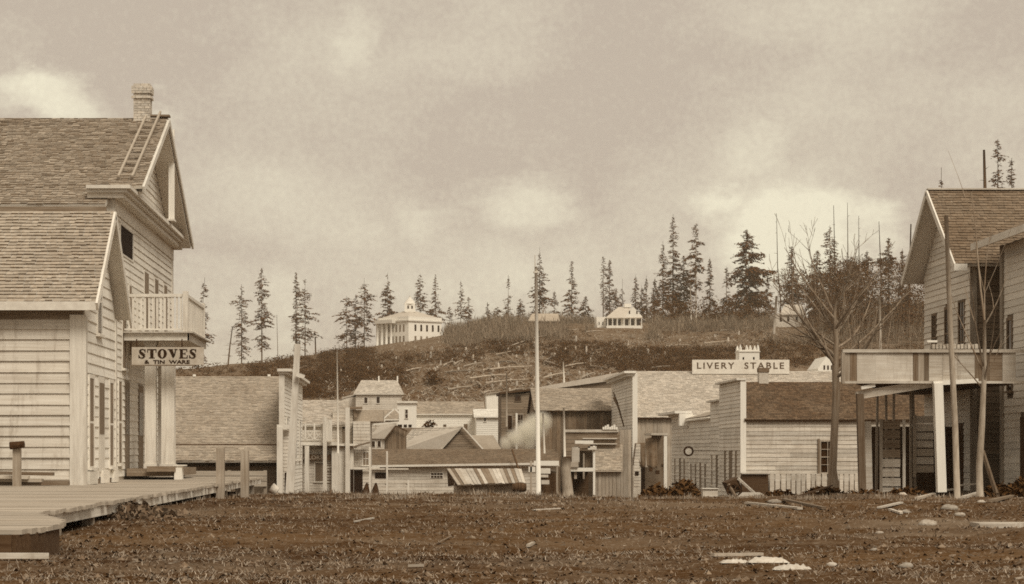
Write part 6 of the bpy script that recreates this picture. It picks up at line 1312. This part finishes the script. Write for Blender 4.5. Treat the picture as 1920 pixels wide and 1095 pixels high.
lath(1806, 936, 1850, 922, .14, .06, 'board slanting between pole and sapling', 'grey_x'); lath(1800, 912, 1830, 909, .10, .05, 'pale board deep under the gallery', 'grey_x'); lath(1855, 926, 1885, 923, .12, .05, 'board right of the sapling foot', 'grey_x')
lath(1860, 942, 1905, 930, .12, .05, 'thin board at the right edge', 'brown_x'); lath(1648, 955, 1690, 945, .07, .03, 'thin stick on the mud below the tall gate', 'grey_x'); lath(1668, 958, 1690, 966, .05, .03, 'short stick lying askew below the tall gate', 'grey_x')
lath(665, 981, 700, 974, .035, .02, 'short pale stick on the mud left of centre', 'grey_x'); lath(990, 1028, 1000, 1022, .04, .03, 'tiny upright pale chip in the middle of the street', 'deck')
lath(765, 1068, 795, 1066, .025, .02, 'pale splinter at the bottom middle of the street', 'deck'); lath(1000, 958, 1050, 956, .04, .02, 'faint lath lying along the crest of the street', 'grey_x'); lath(820, 1022, 845, 1008, .012, .012, 'thin twig lying in the weeds', 'brown_x', 'stick')
lath(1490, 935, 1560, 912, .05, .04, 'thin dark pole leaning at the foot of the bare tree', 'dark_wood', 'stick')
p = gp(1868, 990); t = MB().prism([p + Vector((-.32, -.3, 0)), p + Vector((.1, -.35, 0)), p + Vector((.55, .2, 0)), p + Vector((-.28, .3, 0))], (0, 0, .07)).build('flat_board', 'grey_x'); fixn(t); tag(t, 'broad pale slab lying on the mud at the right edge', 'slab')
for k, (u, v, r, lb) in enumerate(((1738, 985, .11, 'whitest rounded stone in the mud below the white post'), (1648, 922, .10, 'pale stone at the foot of the tall gate'), (1692, 928, .10, 'pale stone right of the tall gate'), (1780, 955, .12, 'broad grey stone before the slender pole'), (1800, 968, .08, 'small pale stone left of the slab'), (1650, 1000, .05, 'small pale stone in the middle right mud'), (1640, 1035, .04, 'white pebble near the bottom right'), (1700, 1065, .06, 'grey stone at the bottom right'), (1560, 1062, .05, 'pale pebble right of the rags'), (1840, 942, .07, 'small stone at the sapling foot'), (1698, 962, .07, 'twin pale stone, right one, on the mud'), (1688, 962, .06, 'twin pale stone, left one, on the mud'), (1532, 922, .05, 'pale pebble below the pickets'), (1452, 944, .12, 'rounded stone resting by the long plank'))):
    t = rock(gp(u, v) + Vector((0, 0, .0)), r, k).build('stone', 'stone', smooth=True); tag(t, lb, 'stone', 'stones in the street')
t = thing('white_box', tuple(gp(1332, 930)), 'white box standing before the dark brush heap', 'box'); MB().box(ux(1318, 60), ux(1346, 60), 60, 60.4, -1.6, vz(917, 60)).build('box', 'grey_x', t); MB().box(ux(1317, 60), ux(1347, 60), 59.95, 60.45, vz(917, 60) + .002, vz(915.5, 60)).build('lid', 'trim', t)
t = thing('handcart', tuple(P(1395, 925, 60.5)), 'tipped dark handcart with shafts on the ground by the corner of the clapboard house', 'cart'); Yc = 60.5
fixn(MB().prism([P(1362, 905, Yc), P(1384, 895, Yc), P(1392, 922, Yc), P(1372, 926, Yc)], (0, .9, 0)).build('tray', 'dark_wood', t)); MB().beam(P(1384, 897, Yc), P(1415, 925, Yc - .3), .07, .07).build('shaft', 'grey_x', t); MB().beam(P(1366, 908, Yc), P(1384, 940, Yc - .3), .07, .07).build('shaft', 'brown_x', t)
c = P(1376, 920, Yc - .1); mb = MB()
for k in range(16): a0, a1 = 6.283 * k / 16, 6.283 * (k + 1.03) / 16; pp = lambda a, r: c + Vector((math.cos(a) * r, 0, math.sin(a) * r)); mb.prism([pp(a0, .19), pp(a1, .19), pp(a1, .23), pp(a0, .23)], (0, .06, 0))
wh = fixn(mb.build('wheel', 'iron', t))
for k in range(6): a0 = 6.283 * k / 6; MB().beam(c + Vector((0, .03, 0)), c + Vector((math.cos(a0) * .2, .03, math.sin(a0) * .2)), .03, .03).build('spoke', 'dark_wood', wh)
fixn(MB().prism([P(1384, 934, 58), P(1432, 930, 58), P(1424, 926, 60), P(1392, 926, 60)], (0, 0, .05)).build('flat_board', 'grey_x')); tag(bpy.data.objects['flat_board.001'], 'pale loose boards under the shafts of the handcart', 'boards')
# brush heaps
def heap(name, label, u0, u1, vb, vt, Y, n, size, mat='brush'):
    T = thing(name, P((u0 + u1) / 2, vb, Y), label, 'heap'); mb = MB(); x0, x1 = ux(u0, Y), ux(u1, Y); zb, zt = vz(vb, Y) - .1, vz(vt, Y); core = MB()
    for _ in range(n):
        s = RNG.uniform(-1, 1); d = RNG.uniform(-1, 1); hgt = (zt - zb) * max(0, 1 - s * s) ** .6 * max(0, 1 - d * d) ** .5 * RNG.random() ** .4 * (.8 + .3 * math.sin(s * 7)); p = Vector((lerp(x0, x1, s * .5 + .5), Y + d * 1.6, zb + hgt)); a = RNG.uniform(0, 6.28)
        e = Vector((math.cos(a), math.sin(a), RNG.uniform(-.5, .8))) * size * RNG.uniform(.6, 1.6); q = Vector((-e.y, e.x, RNG.uniform(-.2, .2))) * RNG.uniform(.1, .5); mb.add([p, p + e, p + e * .8 + q, p + q], [(0, 1, 2, 3)])
    mb.build('branches', mat, T)
heap('brush_heap', 'dark heap of brush before the awning porch', 1200, 1340, 938, 903, 63, 5200, .12); heap('brush_heap', 'low dark weedy bank below the picket skirting', 1420, 1630, 942, 914, 62, 5200, .11); heap('brush_heap', 'dark weeds at the foot of the gallery posts', 1590, 1765, 934, 918, 55, 2600, .11); heap('brush_heap', 'dark weeds heaped at the foot of the right-hand house', 1860, 1960, 930, 900, 56, 2200, .12)
heap('brush_heap', 'weeds under the edge of the boardwalk', 120, 330, 962, 945, 30, 1600, .07, 'weed')
# weeds, chips and pebbles over the mud
mb = MB(); cb = MB(); sb = MB()
def spot():
    y = 12.5 * (60 / 12.5) ** RNG.random(); x = RNG.uniform(-4.0 if y > 17 else -3.6, 19) if RNG.random() < .0 else RNG.uniform((0 - U0) / F * y, (1920 - U0) / F * y); return x, y
k = 0
while k < 24000:
    x, y = spot()
    if x < -4.2 and y > 17: continue
    dn = fbm(x, y, .45, 3, 9.0)
    if dn < RNG.uniform(-.45, .35): continue
    k += 1; z = ground(x, y); L_ = RNG.uniform(.010, .042) * (1 + y / 45); a = RNG.uniform(0, 6.28); t = Vector((math.cos(a) * .7, math.sin(a) * .7, RNG.uniform(.0, .7))).normalized() * L_; s = Vector((-t.y, t.x, 0)).normalized() * L_ * RNG.uniform(.12, .6); p = Vector((x, y, z - .003)); mb.add([p - s, p + s, p + t], [(0, 1, 2)])
k = 0
while k < 800:
    x, y = spot()
    if (x < -4.2 and y > 17) or fbm(x, y, .5, 3, 21.0) < RNG.uniform(-.3, .45): continue
    k += 1; z = ground(x, y); L_ = RNG.uniform(.006, .022) * (1 + y / 40) * (2.6 if RNG.random() < .06 else 1); a = RNG.gauss(0, .5); d = Vector((math.cos(a), math.sin(a), RNG.uniform(-.2, .2))) * L_; p = Vector((x, y, z + .004)); cb.beam(p - d, p + d, L_ * RNG.uniform(.25, .7), .012)
for k in range(600):
    x, y = spot()
    if x < -4.2 and y > 17: continue
    r = RNG.uniform(.012, .035) * (1 + y / 60); c = Vector((x, y, ground(x, y))); sb.v.extend([(c.x - r * 1.3, c.y, c.z - .01), (c.x, c.y - r, c.z - .01), (c.x + r * 1.2, c.y, c.z - .01), (c.x, c.y + r, c.z - .01), (c.x + RNG.uniform(-.3, .3) * r, c.y, c.z + r * RNG.uniform(.5, 1))]); n = len(sb.v) - 5; sb.f.extend([(n, n + 1, n + 4), (n + 1, n + 2, n + 4), (n + 2, n + 3, n + 4), (n + 3, n, n + 4)])
gb = MB(); k = 0
while k < 64000:
    y = 12.5 * (75 / 12.5) ** RNG.random(); x = RNG.uniform((0 - U0) / F * y, (1920 - U0) / F * y)
    if x < -4.5 and y > 17 and y < 58: continue
    dn = fbm(x * .7, y, .38, 4, 31.0) + .25 * fbm(x, y, 2.2, 2, 3.0)
    if dn < RNG.uniform(-.22, .30) - .05: continue
    k += 1; z = ground(x, y); L_ = RNG.uniform(.012, .040) * (1 + y / 30); a = RNG.uniform(0, 6.28); t = Vector((math.cos(a), math.sin(a), RNG.uniform(.05, .9))).normalized() * L_; s = Vector((-t.y, t.x, 0)).normalized() * L_ * RNG.uniform(.03, .10); p = Vector((x, y, z - .002)); gb.add([p - s, p + s, p + t + s * .4, p + t - s * .4], [(0, 1, 2, 3)])
for _ in range(420):                      # taller tufts where the street drops away and against the buildings
    y = RNG.uniform(40, 66); x = RNG.uniform(ux(300, y), ux(1900, y))
    if x < -4.6 and y < 58: continue
    z = ground(x, y); hh = RNG.uniform(.05, .20); tgt = gb if RNG.random() < .4 else mb
    for _ in range(RNG.randint(8, 22)):
        p = Vector((x + RNG.gauss(0, .12), y + RNG.gauss(0, .1), z - .01)); t = Vector((RNG.gauss(0, .45), RNG.gauss(0, .3), 1)).normalized() * hh * RNG.uniform(.5, 1.2); s = Vector((1, RNG.uniform(-.5, .5), 0)).normalized() * RNG.uniform(.006, .018); tgt.add([p - s, p + s, p + t], [(0, 1, 2)])
tag(gb.build('dry_grass', 'dry_grass', kind='stuff'), 'pale dry grass matted over the muddy street', 'grass')
tag(mb.build('weeds', 'weed', kind='stuff'), 'short dry weeds scattered over the muddy street', 'weeds'); tag(cb.build('wood_chips', 'chip', kind='stuff'), 'pale wood chips littering the muddy street', 'chips'); tag(sb.build('pebbles', 'pebble', kind='stuff'), 'small pebbles in the mud of the street', 'pebbles')

# ------------------------------------------------------------------ thin haze in the air
hm = bpy.data.materials.new('haze'); hm.use_nodes = True; t = hm.node_tree; t.nodes.clear(); o = t.nodes.new('ShaderNodeOutputMaterial'); pv = t.nodes.new('ShaderNodeVolumePrincipled'); t.links.new(pv.outputs[0], o.inputs['Volume'])
pv.inputs['Color'].default_value = (.95, .88, .72, 1); pv.inputs['Density'].default_value = .00015
M['haze'] = hm
hz = MB().box(-2700, 2700, -60, 6100, -8.5, 110).build('haze', 'haze'); tag(hz, 'pale haze in the air over street and hillside', 'haze', kind='stuff')
